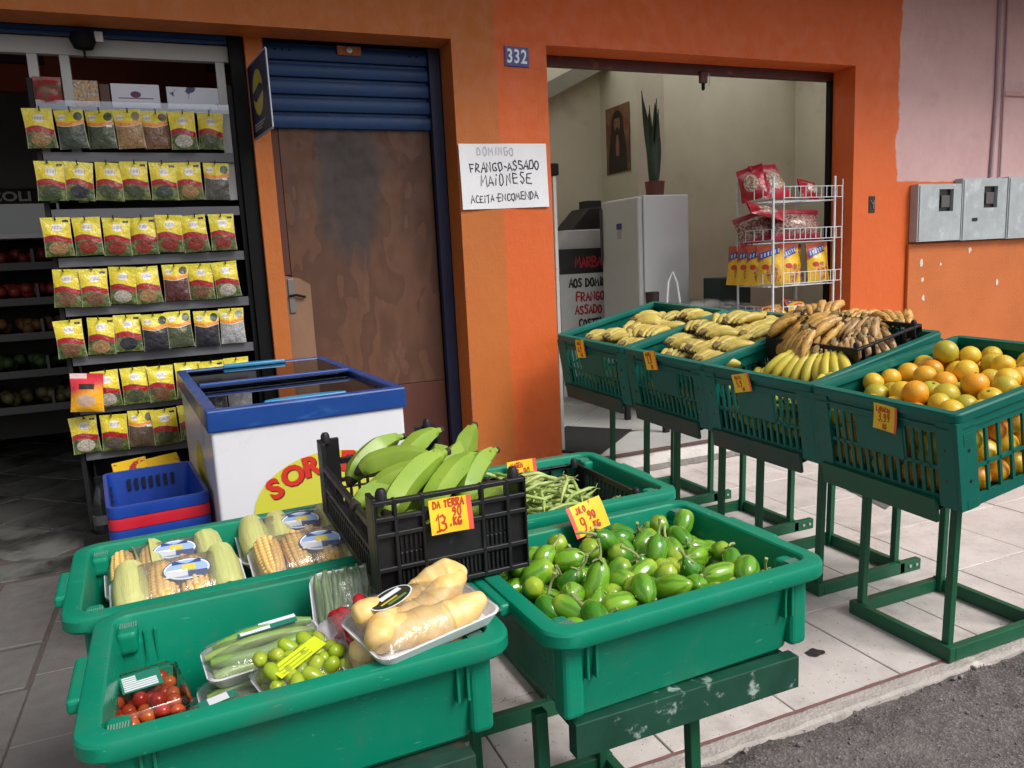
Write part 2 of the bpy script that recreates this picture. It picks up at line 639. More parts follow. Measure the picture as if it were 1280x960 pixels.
k = NB('grout'); tc = k.n('ShaderNodeTexCoord'); V = tc.outputs['Object']
k.base(k.mix(k.noise(V, 40, 6), (.055, .040, .035), (.10, .08, .07)), .95); k.bump(k.noise(V, 200, 3), .5, .004); M_GROUT = k.m
M_CONC = mat('worn_concrete', (.40, .36, .335), .9, var=.2, nscale=14, bump=.6, bscale=90, c2=(.62, .55, .5), c2amt=.8, c2scale=7, c2lo=.58, c2hi=.66)
k = NB('broken_asphalt'); geo = k.n('ShaderNodeNewGeometry'); V = geo.outputs['Position']
c = k.mix(k.ramp(k.noise(V, 5, 8, .7), .35, .7), (.085, .072, .071), (.145, .124, .120))
v2 = k.n('ShaderNodeTexVoronoi'); v2.inputs['Scale'].default_value = 120; k.L.new(V, v2.inputs['Vector'])
c = k.mix(k.ramp(k.sep(v2.outputs['Color'])[0], .55, .95, 0, .75), c, (.19, .168, .164))
c = k.mix(k.ramp(k.noise(V, 60, 4), .58, .7, 0, .8), c, (.045, .04, .04))
k.base(c, .95)
k.bump(k.math('ADD', k.math('MULTIPLY', v2.outputs['Distance'], 1.2), k.noise(V, 160, 4)), .6, .005)
M_ASPH = k.m
M_PEB = mat('grey_chippings', (.20, .178, .174), .95, var=.5, nscale=9)

# --- facade
def wall_cells(mb, xs, zs, solid, y0, y1):
    nx, nz = len(xs) - 1, len(zs) - 1
    S = lambda i, j: 0 <= i < nx and 0 <= j < nz and solid((xs[i] + xs[i + 1]) / 2, (zs[j] + zs[j + 1]) / 2)
    for i in range(nx):
        for j in range(nz):
            if not S(i, j):
                continue
            a, b, c_, d = xs[i], xs[i + 1], zs[j], zs[j + 1]
            mb.add([(a, y0, c_), (b, y0, c_), (b, y0, d), (a, y0, d)], [(0, 1, 2, 3)])
            mb.add([(a, y1, c_), (b, y1, c_), (b, y1, d), (a, y1, d)], [(3, 2, 1, 0)])
            if not S(i - 1, j): mb.add([(a, y0, c_), (a, y1, c_), (a, y1, d), (a, y0, d)], [(3, 2, 1, 0)])
            if not S(i + 1, j): mb.add([(b, y0, c_), (b, y1, c_), (b, y1, d), (b, y0, d)], [(0, 1, 2, 3)])
            if not S(i, j - 1): mb.add([(a, y0, c_), (b, y0, c_), (b, y1, c_), (a, y1, c_)], [(3, 2, 1, 0)])
            if not S(i, j + 1): mb.add([(a, y0, d), (b, y0, d), (b, y1, d), (a, y1, d)], [(0, 1, 2, 3)])


bld = thing('shop_building', 'orange painted shop building with two tall openings above the sidewalk', 'building')
mb = MB()
xs = [-4.2, -3.2, 1.575, 2.183, 4.692, 9.5]
zs = [-.3, STEP - .006, ZT, 4.6]
wall_cells(mb, xs, zs, lambda x, z: not ((-3.2 < x < 1.575 and z < ZT) or (2.183 < x < 4.692 and STEP - .006 < z < ZT)), W0, W1)
mb.obj('wall', M_FAC, bld, bevel=.006, seg=2)
# slender orange pier between the two halves of the left opening
mb = MB(); mb.box((.452, W1 - .005, -.02), (.55, W1 + .16, ZT + .05)); mb.obj('pier', M_FAC, bld, bevel=.005)
# neighbouring render: low orange dado standing proud
M_DADO = mat('orange_dado_paint', (.50, .135, .030), .6, var=.14, nscale=2.5, bump=.3, bscale=60, c2=(.55, .5, .45), c2amt=1, c2scale=5.5, c2lo=.735, c2hi=.75)
mb = MB(); mb.box((5.262, W0 - .028, -.05), (9.5, W0 - .001, 1.452)); mb.obj('dado', M_DADO, bld, bevel=.006)
# chips knocked out of the dado down to the plaster
M_PLAS = mat('bare_plaster', (.62, .58, .53), .9, var=.1)
for (cx, cz, r_) in ((5.40, 1.30, .022), (5.42, 1.17, .018), (5.44, 1.02, .02), (5.95, 1.38, .02), (6.3, 1.10, .02), (5.62, 1.28, .012)):
    rr = random.Random(int(cx * 1000))
    pts = [(cx + r_ * rr.uniform(.5, 1.2) * math.cos(a * PI / 4), cz + 1.5 * r_ * rr.uniform(.5, 1.2) * math.sin(a * PI / 4)) for a in range(8)]
    mb = MB(); mb.poly([(x, W0 - .0295, z) for x, z in pts]); mb.obj('paint_chip', M_PLAS, bld)
# paint chips down the arris of the pillar
M_SCAR = mat('bare_brick_scar', (.42, .12, .05), .9, var=.3, nscale=40)
for cz, hh in ((.63, .055), (.43, .09), (1.30, .05), (.86, .03)):
    mb = MB(); mb.box((1.572, W0 - .003, cz - hh), (1.582 + hh * .12, W0 + .02, cz + hh)); mb.obj('paint_chip', M_SCAR, bld, bevel=.003)
# maroon steel lintel and track inside the right opening
mb = MB(); mb.box((2.15, W1 + .012, 2.70), (4.73, W1 + .07, 2.775)); mb.obj('lintel', M_MAROON, bld, bevel=.004)
mb = MB(); mb.box((4.672, W1 + .006, STEP), (4.70, W1 + .05, 2.70)); mb.obj('track_or_gap_post', M_DARK, bld)
mb = MB(); mb.box((2.178, W1 + .006, STEP), (2.2, W1 + .03, 2.70)); mb.obj('track_or_gap_post', M_WHITE_M, bld)
# dark blue track right of the boarded door, black post added to darken the gap left of the pier
mb = MB(); mb.box((1.505, W1 + .01, .0), (1.572, W1 + .06, ZT)); mb.obj('track_or_gap_post', M_NAVY, bld)
mb = MB(); mb.box((.375, W1 + .03, 0), (.447, W1 + .10, ZT)); mb.obj('track_or_gap_post', M_DARK, bld)
# interior walls, ceilings
def wallbox(a, b, m, name='interior_wall'):
    q = MB(); q.box(a, b); return q.obj(name, m, bld)


BK = 7.3
wallbox((2.02, W1 + .002, -.05), (2.175, BK, 3.5), M_CREAM)                # party wall
wallbox((2.178, BK, -.05), (6.9, BK + .12, 3.5), M_CREAM)                  # back wall
wallbox((6.8, W1 + .002, -.05), (6.92, BK - .003, 3.5), M_CREAM)
wallbox((4.2, 6.605, STEP), (4.51, BK - .004, 3.497), M_CREAM, 'interior_column')
mb = MB()
SK = (2.3, 6.6, 5.0, 7.25)                                                  # daylight roof panel over the back of the room
for a, b in (((2.0, W1 + .002, 3.503), (7, SK[2], 3.6)), ((2.0, SK[3], 3.503), (7, 7.5, 3.6)), ((2.0, SK[2], 3.503), (SK[0], SK[3], 3.6)), ((SK[1], SK[2], 3.503), (7, SK[3], 3.6))):
    mb.box(a, b)
mb.obj('ceiling', M_CEIL, bld)
k = NB('translucent_roof_sheet'); tl_ = k.n('ShaderNodeBsdfTranslucent'); tl_.inputs['Color'].default_value = (.80, .82, .80, 1)
k.L.new(tl_.outputs[0], k.N['Material Output'].inputs['Surface'])
mb = MB(); mb.poly([(SK[0] - .02, SK[2] - .02, 3.61), (SK[1] + .02, SK[2] - .02, 3.61), (SK[1] + .02, SK[3] + .02, 3.61), (SK[0] - .02, SK[3] + .02, 3.61)]); mb.obj('skylight', k.m, bld)
mb = MB(); mb.box((-4.2, 3.45, 3.44), (9.5, W0 - .003, 3.58)); mb.obj('canopy', M_CONC, bld, bevel=.01)
q = MB(); q.bar((2.3, 7.16, 2.52), (4.19, 7.16, 3.43), .2, .14); q.obj('stair_soffit', mat('grey_green_paint', (.2, .19, .14), .7, var=.1), bld)
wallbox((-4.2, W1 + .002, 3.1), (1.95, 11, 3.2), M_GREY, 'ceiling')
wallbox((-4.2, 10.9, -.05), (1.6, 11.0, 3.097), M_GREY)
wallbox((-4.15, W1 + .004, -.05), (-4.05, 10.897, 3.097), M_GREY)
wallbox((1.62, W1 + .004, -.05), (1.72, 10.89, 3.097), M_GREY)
wallbox((-4.0, 6.95, 2.905), (.6, 7.05, 3.095), mat('dull_red_orange_paint', (.42, .085, .03), .7, var=.1), 'interior_beam')
wallbox((-.62, 5.6, 2.35), (.3, 5.64, 3.09), mat('brick_red_board', (.28, .07, .035), .7, var=.2), 'bulkhead')
# white rail and uprights above the packet rack
mb = MB(); mb.box((-3.1, 4.73, 2.642), (.372, 4.78, 2.728)); mb.obj('door_rail', M_WHITE_M, bld, bevel=.004)
for x_ in (-.60, -.455):
    mb = MB(); mb.box((x_, 4.735, 1.9), (x_ + .045, 4.775, 2.641)); mb.obj('door_upright', M_WHITE_M, bld)
mb = MB(); mb.box((.30, 4.735, 1.9), (.345, 4.775, 2.641)); mb.obj('door_upright', M_WHITE_M, bld)

# --- ground
def rough_ground():
    m_ = MB()
    m_.box((-900, -900, -.5), (900, W0 + .1, -.06))
    nx, ny = 230, 120
    x0, x1, y0, y1 = .2, 4.4, -.1, 1.80
    def fn(u, v):
        x, y = x0 + (x1 - x0) * u, y0 + (y1 - y0) * v
        h = .022 * mnoise.noise((x * 3, y * 3, 0)) + .010 * mnoise.noise((x * 13, y * 13, 2)) + .005 * mnoise.noise((x * 45, y * 45, 5)) + .004 * mnoise.noise((x * 110, y * 110, 8))
        edge = min(u, 1 - u, v * 2) * 12
        rise = .022 * math.exp(-((y - 1.60) / .12) ** 2)
        z = -.030 + h + rise + (min(0, 1 - edge) * 0 if edge >= 1 else -.06 * (1 - edge))
        lim = 1.735 + .03 * mnoise.noise((x * 4, 7.3, 0)) + .012 * mnoise.noise((x * 22, 3.3, 0))
        if y > lim:
            z = min(z, -.012 - (y - lim) * 1.5)
        return (x, y, z)
    m_.grid(fn, nx, ny)
    return m_


o = rough_ground().obj('road', M_ASPH, smooth=True, angle=60)
struct(o)
pav = bpy.data.objects.new('sidewalk', None); col.objects.link(pav); struct(pav)
mb = MB(); mb.box((-6, 1.778, -.3), (9.5, W0 + .2, -.007)); mb.obj('bedding', M_GROUT, pav)
kb = MB()
xk = -5.5
rr = random.Random(4)
mb = MB()
def kerbfn(u, v):
    x = -6 + 15.5 * u
    y = 1.70 + .077 * v + (.012 * mnoise.noise((x * 6, 1, 0)) if v < .3 else 0)
    z = (-.012 if v < .15 else -.003) + .003 * mnoise.noise((x * 14, y * 30, 4))
    return (x, y, z - (.09 if v == 0 else 0))
mb.grid(kerbfn, 500, 8); mb.obj('kerb', M_CONC, pav, smooth=True)
mb = MB(); mb.grid(lambda u, v: (-6 + 15.5 * u, 1.7675 + .013 * v + .003 * mnoise.noise((u * 200, v, 3)), .0012), 400, 1); mb.obj('red_joint', mat('reddish_joint', (.20, .10, .085), .9, var=.35, nscale=25), pav)
TX = .4745
tile_cache = {}
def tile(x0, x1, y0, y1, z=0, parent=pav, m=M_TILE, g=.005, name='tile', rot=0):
    w_, d_ = round(x1 - x0 - g, 3), round(y1 - y0 - g, 3)
    key = (w_, d_, m.name)
    if key not in tile_cache:
        q = MB(); q.box((-w_ / 2, -d_ / 2, -.03), (w_ / 2, d_ / 2, 0))
        tile_cache[key] = q.mesh('tile', m)
    o_ = link(name, tile_cache[key], parent, bevel=.0025, seg=1)
    o_.location = ((x0 + x1) / 2, (y0 + y1) / 2, z + random.uniform(-.0012, .0012)); o_.rotation_euler = (random.uniform(-.002, .002), random.uniform(-.002, .002), rot)
    return o_
xj = [2.16 + i * TX for i in range(-6, 12)]
yj = [1.777 + .4995 * i for i in range(6)]
yj[-1] = W0 - .002
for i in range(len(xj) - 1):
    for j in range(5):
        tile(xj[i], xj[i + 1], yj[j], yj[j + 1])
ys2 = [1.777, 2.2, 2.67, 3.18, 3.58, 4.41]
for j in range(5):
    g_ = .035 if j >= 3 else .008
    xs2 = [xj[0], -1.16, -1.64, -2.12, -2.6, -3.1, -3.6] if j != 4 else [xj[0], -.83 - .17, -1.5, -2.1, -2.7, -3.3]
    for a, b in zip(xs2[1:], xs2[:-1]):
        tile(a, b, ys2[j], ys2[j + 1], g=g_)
# a broken spot in one tile
rr = random.Random(5)
pts = []
for a in range(18):
    t_ = a / 18 * 2 * PI
    r_ = (.030 + .014 * mnoise.noise((math.cos(t_) * 1.3, math.sin(t_) * 1.3, 4.2)))
    pts.append((2.005 + r_ * 1.15 * math.cos(t_), 2.022 + r_ * .95 * math.sin(t_), .0026))
mb = MB(); mb.poly(pts); mb.obj('broken_spot', mat('exposed_dark_bed', (.035, .028, .026), .95, var=.5, nscale=60, bump=.8, bscale=200), pav)
# dark repair patch of old floor by the third stand
mb = MB(); mb.poly([(3.50, 3.02, .003), (3.95, 3.22, .003), (3.98, 3.66, .003), (3.66, 3.62, .003)]); mb.obj('cement_patch', mat('dark_cement', (.12, .11, .105), .9, var=.3, nscale=20), pav)

# step and floor of the right-hand shop
st = bpy.data.objects.new('shop_floor', None); col.objects.link(st); struct(st)
M_STEPW = mat('whitewashed_riser', (.68, .64, .61), .8, var=.1, bump=.4, bscale=50, c2=(.22, .2, .18), c2amt=.9, c2scale=6, c2lo=.58, c2hi=.68)
M_FLOORW = mat('pale_floor_tile', (.44, .44, .43), .35, var=.1, nscale=6, orand=.06)
mb = MB(); mb.box((2.19, W0 - .012, -.02), (4.685, W1, STEP - .02)); mb.obj('riser', M_STEPW, st, bevel=.004)
mb = MB(); mb.box((2.16, W0 + .01, STEP - .018), (6.8, BK, STEP - .008)); mb.obj('bedding', M_GROUT, st)
mb = MB(); mb.box((2.19, W0 + .013, STEP - .006), (4.67, 4.96, STEP - .002)); mb.obj('front_slab', M_FLOORW, st)
mb = MB(); mb.box((2.19, W0 - .02, STEP - .0195), (4.685, W0 + .012, STEP)); mb.obj('nosing', mat('dark_red_nosing', (.09, .05, .045), .7, var=.2), st, bevel=.003)
for i in range(14):
    for j in range(14):
        cx, cy = i * .32 - j * .32 + 2.4, i * .32 + j * .32 + 4.1
        if 2.45 < cx < 4.6 and 4.76 < cy < 6.9:
            tile(cx - .226, cx + .226, cy - .226, cy + .226, STEP, st, M_FLOORW, rot=PI / 4)
# dirt line where the riser meets the sidewalk
mb = MB()
mb.grid(lambda u, v: (2.19 + 2.5 * u, W0 - .013 - .045 * v * (1 + .5 * mnoise.noise((u * 30, 1, 1))), .002 + .03 * (1 - v) ** 2), 120, 4)
mb.obj('mortar_fillet', mat('grey_mortar', (.2, .185, .17), .95, var=.3, nscale=30, bump=.8, bscale=80), st, smooth=True)

# floor of the left-hand shop: diagonal tiles
fl = bpy.data.objects.new('market_floor', None); col.objects.link(fl); struct(fl)
mb = MB(); mb.box((-4.05, W0 + .005, -.05), (1.6, 10.9, -.008)); mb.obj('bedding', M_GROUT, fl)
k = NB('old_grey_tile'); geo = k.n('ShaderNodeNewGeometry'); V = geo.outputs['Position']
oi = k.n('ShaderNodeObjectInfo')
c = k.mix(oi.outputs['Random'], (.17, .17, .16), (.13, .13, .122)); c = k.mix(k.ramp(k.noise(V, 2.2, 7, .7), .42, .62), c, (.04, .038, .036))
k.base(c, k.ramp(k.noise(V, 6), .3, .7, .3, .55)); k.bump(k.noise(V, 50, 4), .2, .004); M_OLD = k.m
for i in range(-14, 16):
    for j in range(-14, 16):
        s_ = .31
        cx, cy = (i - j) * s_ - 1.2, (i + j) * s_ + 6.5
        if -2.7 < cx < -.5 and 4.75 < cy < 9.5:
            tile(cx - .219, cx + .219, cy - .219, cy + .219, 0, fl, M_OLD, g=.016, rot=PI / 4)
for i in range(9):
    tile(-3.6 + i * .5, -3.1 + i * .5, W0 + .006, W0 + .3, 0, fl, M_OLD, g=.02)
# loose chippings along the road edge
mbp = MB()
rr = random.Random(9)
ico = bmesh.new(); bmesh.ops.create_icosphere(ico, subdivisions=1, radius=1); iv = [v.co.copy() for v in ico.verts]; jf = [tuple(v.index for v in f.verts) for f in ico.faces]; ico.free()
for n_ in range(620):
    x, y = rr.uniform(.6, 3.6), 1.72 - abs(rr.gauss(0, .45))
    if y < .2: continue
    r_ = rr.choice([.002, .003, .003, .004, .005, .010 if rr.random() < .3 else .003])
    M = T(x, y, -.024 + r_ * .4 + .02 * math.exp(-((y - 1.6) / .12) ** 2) + .022 * mnoise.noise((x * 3, y * 3, 0)) + .012 * mnoise.noise((x * 13, y * 13, 2)), rr.uniform(0, 6), rr.uniform(0, 6))
    mbp.add([M @ Vector((p.x * r_ * 1.3, p.y * r_ * rr.uniform(.7, 1.1), p.z * r_ * .7)) for p in iv], jf)
o = mbp.obj('gravel', M_PEB); stuff(o, 'loose grey chippings scattered on the broken asphalt by the kerb', 'gravel')

# ================================================================== THINGS ON AND IN THE FACADE
# --- blue rolling shutter, half lowered
M_SHUT = mat('scratched_blue_paint', (.006, .046, .155), .5, var=.18, nscale=6, c2=(.22, .25, .27), c2amt=.8, c2scale=16, c2lo=.70, c2hi=.74, stretch=(1, 1, .35), bump=.1)
sh = thing('rolling_shutter', 'half lowered blue steel roller shutter above the plywood board', 'shutter', (0, 0, 0))
zz = [2.76, 2.665, 2.575, 2.48, 2.385, 2.292]
for a, b in zip(zz[1:], zz[:-1]):
    mb = MB()
    prof = [(.022, b), (.022, b - .014), (-.006, b - .022), (-.010, b - .030), (-.012, (a + b) / 2), (-.010, a + .010), (-.004, a + .003), (.022, a)]
    prof = [(p + 4.70, z) for p, z in prof]
    n_ = len(prof)
    mb.add([(.552, y, z) for y, z in prof] + [(1.504, y, z) for y, z in prof], [(i, i + n_, i + n_ + 1, i + 1) for i in range(n_ - 1)])
    mb.obj('slat', M_SHUT, sh, smooth=True)
M_BRASS = mat('rusty_lock_plate', (.36, .13, .05), .55, metal=.2, var=.3, nscale=30)
mb = MB(); mb.box((.965, 4.672, 2.70), (1.105, 4.684, 2.752)); lk = mb.obj('lock_plate', M_BRASS, sh, bevel=.003)
mb = MB(); mb.lathe([(.017, 0), (.017, .008), (.010, .009), (.010, .004), (.004, .004), (.004, .012), (0, .012)], 16, T(1.035, 4.671, 2.728, rx=PI / 2)); mb.obj('keyhole', mat('worn_steel', (.5, .48, .45), .35, metal=.8), lk)
for x_ in (.62, .66, .70, 1.40, 1.44, .965, 1.10):
    mb = MB(); mb.lathe([(.006, 0), (.005, .004), (0, .005)], 8, T(x_, 4.6845, 2.715, rx=PI / 2)); mb.obj('rivet', M_DARK, sh)
# rolled-up shutter over the market entrance
s2 = thing('rolling_shutter', 'rolled up dark blue shutter edge above the white rail of the market entrance', 'shutter')
for i_, (a, b) in enumerate(((2.728, 2.746), (2.748, 2.775))):
    mb = MB(); mb.box((-3.15, 4.69 + i_ * .01, a), (.37, 4.715 + i_ * .01, b)); mb.obj('slat', M_SHUT, s2, bevel=.004)
pl = thing('padlock', 'black padlock with a white tag hanging under the market lintel', 'padlock', (-.33, 4.66, 2.70))
mb = MB(); mb.lathe([(0, -.045), (.045, -.04), (.062, 0), (.055, .03), (0, .035)], 14); mb.obj('body', M_DARK, pl, smooth=True)
mb = MB(); mb.bar((-.0, 0, -.04), (-.0, 0, -.085), .012); mb.obj('key', M_DARK, pl)
mb = MB(); mb.box((.055, -.01, -.005), (.095, .0, .045)); mb.obj('tag', mat('white_plastic', (.8, .8, .8), .4), pl, bevel=.004)
pl = thing('padlock', 'rusty padlock hanging from the maroon lintel of the right opening', 'padlock', (3.50, W1 + .005, 2.685))
mb = MB(); mb.box((-.03, -.015, -.05), (.03, .015, .03)); mb.obj('body', M_MAROON, pl, bevel=.008)
mb = MB(); mb.tube([(.045, 0, .02), (.055, -.005, -.03), (.05, 0, -.07)], .003, 6); mb.obj('chain', mat('worn_steel', (.5, .48, .45), .35, metal=.8), pl)
mb = MB(); mb.lathe([(0, -.1), (.012, -.09), (.012, -.05), (0, -.045)], 8); mb.obj('hasp', M_DARK, pl)

# --- plywood board closing the middle door
k = NB('stained_plywood')
tc = k.n('ShaderNodeTexCoord'); V = tc.outputs['Object']; X, Y, Z = k.sep(V)
mp = k.n('ShaderNodeMapping'); mp.inputs['Scale'].default_value = (1.0, 1, .38); k.L.new(V, mp.inputs['Vector'])
dist = k.noise(mp.outputs[0], 2.6, 3, .5)
wv = k.math('FRACT', k.math('MULTIPLY', dist, 9))
c = k.mix(k.ramp(wv, .0, .9), (.078, .028, .012), (.115, .045, .020))
c = k.mix(k.ramp(k.noise(mp.outputs[0], 24, 6, .7), .4, .75, 0, .55), c, (.075, .03, .016))
c = k.mix(k.ramp(k.noise(mp.outputs[0], 5, 6, .7), .55, .66, 0, .6), c, (.14, .068, .037))
dx = k.math('MULTIPLY', k.math('SUBTRACT', X, .98), 4.2)
dz = k.math('MULTIPLY', k.math('SUBTRACT', Z, 1.98), 1.75)
dd = k.math('SQRT', k.math('ADD', k.math('MULTIPLY', dx, dx), k.math('MULTIPLY', dz, dz)))
dd = k.math('ADD', dd, k.math('MULTIPLY', k.math('SUBTRACT', k.noise(mp.outputs[0], 12, 5), .5), .9))
c = k.mix(k.ramp(dd, .55, 1.0, .8, 0), c, (.028, .024, .026))
k.base(c, k.ramp(k.noise(V, 12), .3, .7, .45, .7)); k.bump(k.noise(mp.outputs[0], 60, 5), .15, .003); M_PLY = k.m
bo = thing('plywood_board', 'stained brown plywood board closing the doorway below the blue shutter', 'board')
mb = MB(); mb.box((.60, 4.722, .742), (1.503, 4.74, 2.31)); mb.obj('upper_sheet', M_PLY, bo, bevel=.002)
M_PLY2 = mat('reddish_plywood', (.088, .025, .014), .55, var=.2, nscale=5, stretch=(1, 1, .3))
mb = MB(); mb.box((.60, 4.722, .005), (1.503, 4.74, .738)); mb.obj('lower_sheet', M_PLY2, bo, bevel=.002)
mb = MB(); mb.box((.553, 4.726, 1.46), (.598, 4.74, 2.31)); mb.obj('filler_strip', M_PLY2, bo, bevel=.002)
M_LPLY = mat('pale_raw_plywood', (.23, .125, .072), .6, var=.2, nscale=7, stretch=(1, 1, .25), c2=(.2, .1, .06), c2amt=.7, c2scale=9)
fb = tag(MB().prism([(.553, .0), (.70, .0), (.70, 1.40), (.64, 1.44), (.553, 1.46)], 0, .012, Matrix(((1, 0, 0, 0), (0, 0, -1, 4.715), (0, 1, 0, 0), (0, 0, 0, 1)))).obj('wood_patch', M_LPLY), 'pale raw plywood patch beside the slender orange pier', 'board')
la = thing('door_latch', 'small steel latch on the pale plywood patch beside the orange pier', 'latch', (.59, 4.70, 1.36))
mb = MB(); mb.box((-.02, -.006, -.12), (.015, .0, .08)); mb.obj('plate', mat('tarnished_steel', (.2, .2, .2), .45, metal=.6), la, bevel=.003)
mb = MB(); mb.tube([(-.02, -.012, -.02), (.02, -.018, -.015), (.075, -.012, -.03)], .007, 8); mb.obj('bolt', M_DARK, la, smooth=True)

# --- paper notice, hand lettered
M_PAPER = mat('white_card', (.74, .75, .79), .7, var=.04, nscale=12, bump=.1, bscale=12)
M_INK = mat('dark_marker_ink', (.03, .03, .045), .7)
M_FADE = mat('faded_marker_ink', (.36, .36, .40), .8)
no = thing('paper_notice', 'hand lettered white card notice taped to the pillar', 'notice', M=frame((1.868, W0 - .006, 1.988), (1, 0, .012), (0, -1, 0)))
zf = lambda x, y: .006 * (x / .28) ** 2 + .004 * math.sin(x * 14 + y * 6)
hw, hh = .286, .190
def sheet(fn_w, fn_h, zf_, thick=.0006, nu=14, nv=10, rag=0):
    q = MB()
    q.grid(lambda u, v: ((u - .5) * 2 * fn_w, (v - .5) * 2 * fn_h, zf_((u - .5) * 2 * fn_w, (v - .5) * 2 * fn_h)), nu, nv)
    q.grid(lambda u, v: ((.5 - u) * 2 * fn_w, (v - .5) * 2 * fn_h, zf_((.5 - u) * 2 * fn_w, (v - .5) * 2 * fn_h) - thick), nu, nv)
    return q
sheet(hw, hh, zf).obj('card', M_PAPER, no, smooth=True)
for ln, (tx, x, y, h, wd, sl, m_, sp) in enumerate((('DOMINGO', -.17, .125, .045, .005, -.02, M_FADE, .93), ('FRANGO-ASSADO', -.222, .026, .052, .0072, .035, M_INK, .80), ('MAIONESE', -.160, -.058, .062, .0066, .055, M_INK, .84), ('ACEITA-ENCOMENDA', -.23, -.155, .043, .0055, .045, M_INK, .775))):
    q = MB(); write(q, tx, x, y, h, wd, .0012, sl, .17, zf, sp * 1.10, seed=ln + 3, xs=.88); q.obj('lettering', m_, no)

# --- house number plate
np_ = thing('number_plate', 'blue enamel house number plate 332 on the pillar', 'number plate', M=frame((1.983, W0 - .004, 2.68), (1, 0, -.02), (0, -1, 0)))
mb = MB(); mb.box((-.078, -.056, 0), (.078, .056, .004)); mb.obj('plate', mat('blue_enamel', (.010, .018, .22), .25, var=.05), np_, bevel=.002)
me = print_mesh('332', .105, .0006, .002, spacing=1.12); me.materials.append(mat('white_enamel', (.75, .77, .8), .3)); o = link('digits', me, np_); o.location = (0, -.002, .0052); o.scale = (.78, 1.05, 1)

# --- meter boxes, socket hole and conduit on the right
M_METAL = mat('dull_aluminium_paint', (.36, .40, .42), .5, var=.16, nscale=7, c2=(.55, .58, .6), c2amt=.7, c2scale=10, c2lo=.52, c2hi=.7, bump=.25, bscale=14)
M_PANE = mat('dark_meter_window', (.012, .012, .014), .25)
for i_, (x0, x1, z0, z1, lab) in enumerate(((5.285, 5.765, 1.466, 1.905, 'grey metal meter box nearest the shop opening'), (5.775, 6.30, 1.46, 1.945, 'middle one of three grey metal meter boxes'), (6.315, 6.86, 1.455, 1.955, 'grey metal meter box farthest right, cut by the picture edge'))):
    t = thing('meter_box', lab, 'meter box', ((x0 + x1) / 2, W0, z0), group='electricity meter boxes on the right wall')
    wx, hz = (x1 - x0) / 2, z1 - z0
    wx0, wz0, ws, wh = (-.02, hz * .52, .085, .17) if i_ < 2 else (-.02, hz * .5, .09, .2)
    wx0 += .01
    q = MB()
    xs_ = [-wx, wx0, wx0 + ws * 1.9, wx]; zs_ = [0, wz0, wz0 + wh, hz]
    wall_cells(q, xs_, zs_, lambda x, z: not (xs_[1] < x < xs_[2] and zs_[1] < z < zs_[2]), -.075, -.005)
    q.obj('case', M_METAL, t, bevel=.008, seg=2)
    q = MB(); q.box((-wx + .012, -.083, .012), (-wx + .03, -.0755, hz - .012)); q.obj('hinge_edge', M_METAL, t, bevel=.002)
    q = MB(); q.box((wx0 - .002, -.045, wz0 - .002), (wx0 + ws * 1.9 + .002, -.04, wz0 + wh + .002)); q.obj('window', M_PANE, t)
    q = MB(); q.box((wx0 + .05, -.058, wz0 + .03), (wx0 + ws * 1.7, -.047, wz0 + wh * .72)); q.obj('meter', mat('grey_meter_body', (.09, .085, .08), .6), t, bevel=.004)
    if i_ == 1:
        q = MB(); q.box((-.14, -.081, .15), (-.08, -.0755, .175)); q.obj('lock', M_PANE, t, bevel=.003)
t = thing('wall_socket', 'broken black wall socket on the orange pier right of the opening', 'socket', (4.885, W0, 1.765))
mb = MB(); mb.box((-.032, -.006, -.062), (.032, .004, .062)); mb.obj('back_box', mat('sooty_plastic', (.02, .018, .018), .7, var=.3), t, bevel=.012, seg=3)
mb = MB(); mb.tube([(-.018, -.008, .03), (0, -.014, .0), (.016, -.01, .028), (.006, -.012, -.03)], .003, 6); mb.obj('wire', mat('grey_wire', (.3, .3, .3), .5), t)
cd = tag(MB().tube([(6.185, W0 - .012, 3.45), (6.20, W0 - .012, 2.6), (6.18, W0 - .012, 1.96)], .016, 8).obj('conduit', mat('mauve_painted_conduit', (.36, .26, .30), .6, var=.15), smooth=True), 'vertical painted conduit on the pink wall above the meter boxes', 'conduit')
cd = tag(MB().tube([(6.27, W0 - .014, 3.45), (6.285, W0 - .014, 2.6), (6.29, W0 - .014, 1.96)], .008, 8).obj('conduit', mat('mauve_painted_conduit', (.36, .26, .30), .6), smooth=True), 'thin vertical pink conduit beside the thicker one above the meter boxes', 'conduit')
cd = tag(MB().box((6.30, W0 - .02, 2.60), (9.0, W0 - .001, 2.635)).obj('ledge', mat('pink_ledge_paint', (.5, .28, .26), .7, var=.1), bevel=.006), 'narrow horizontal pink ledge on the wall right of the conduit', 'ledge')

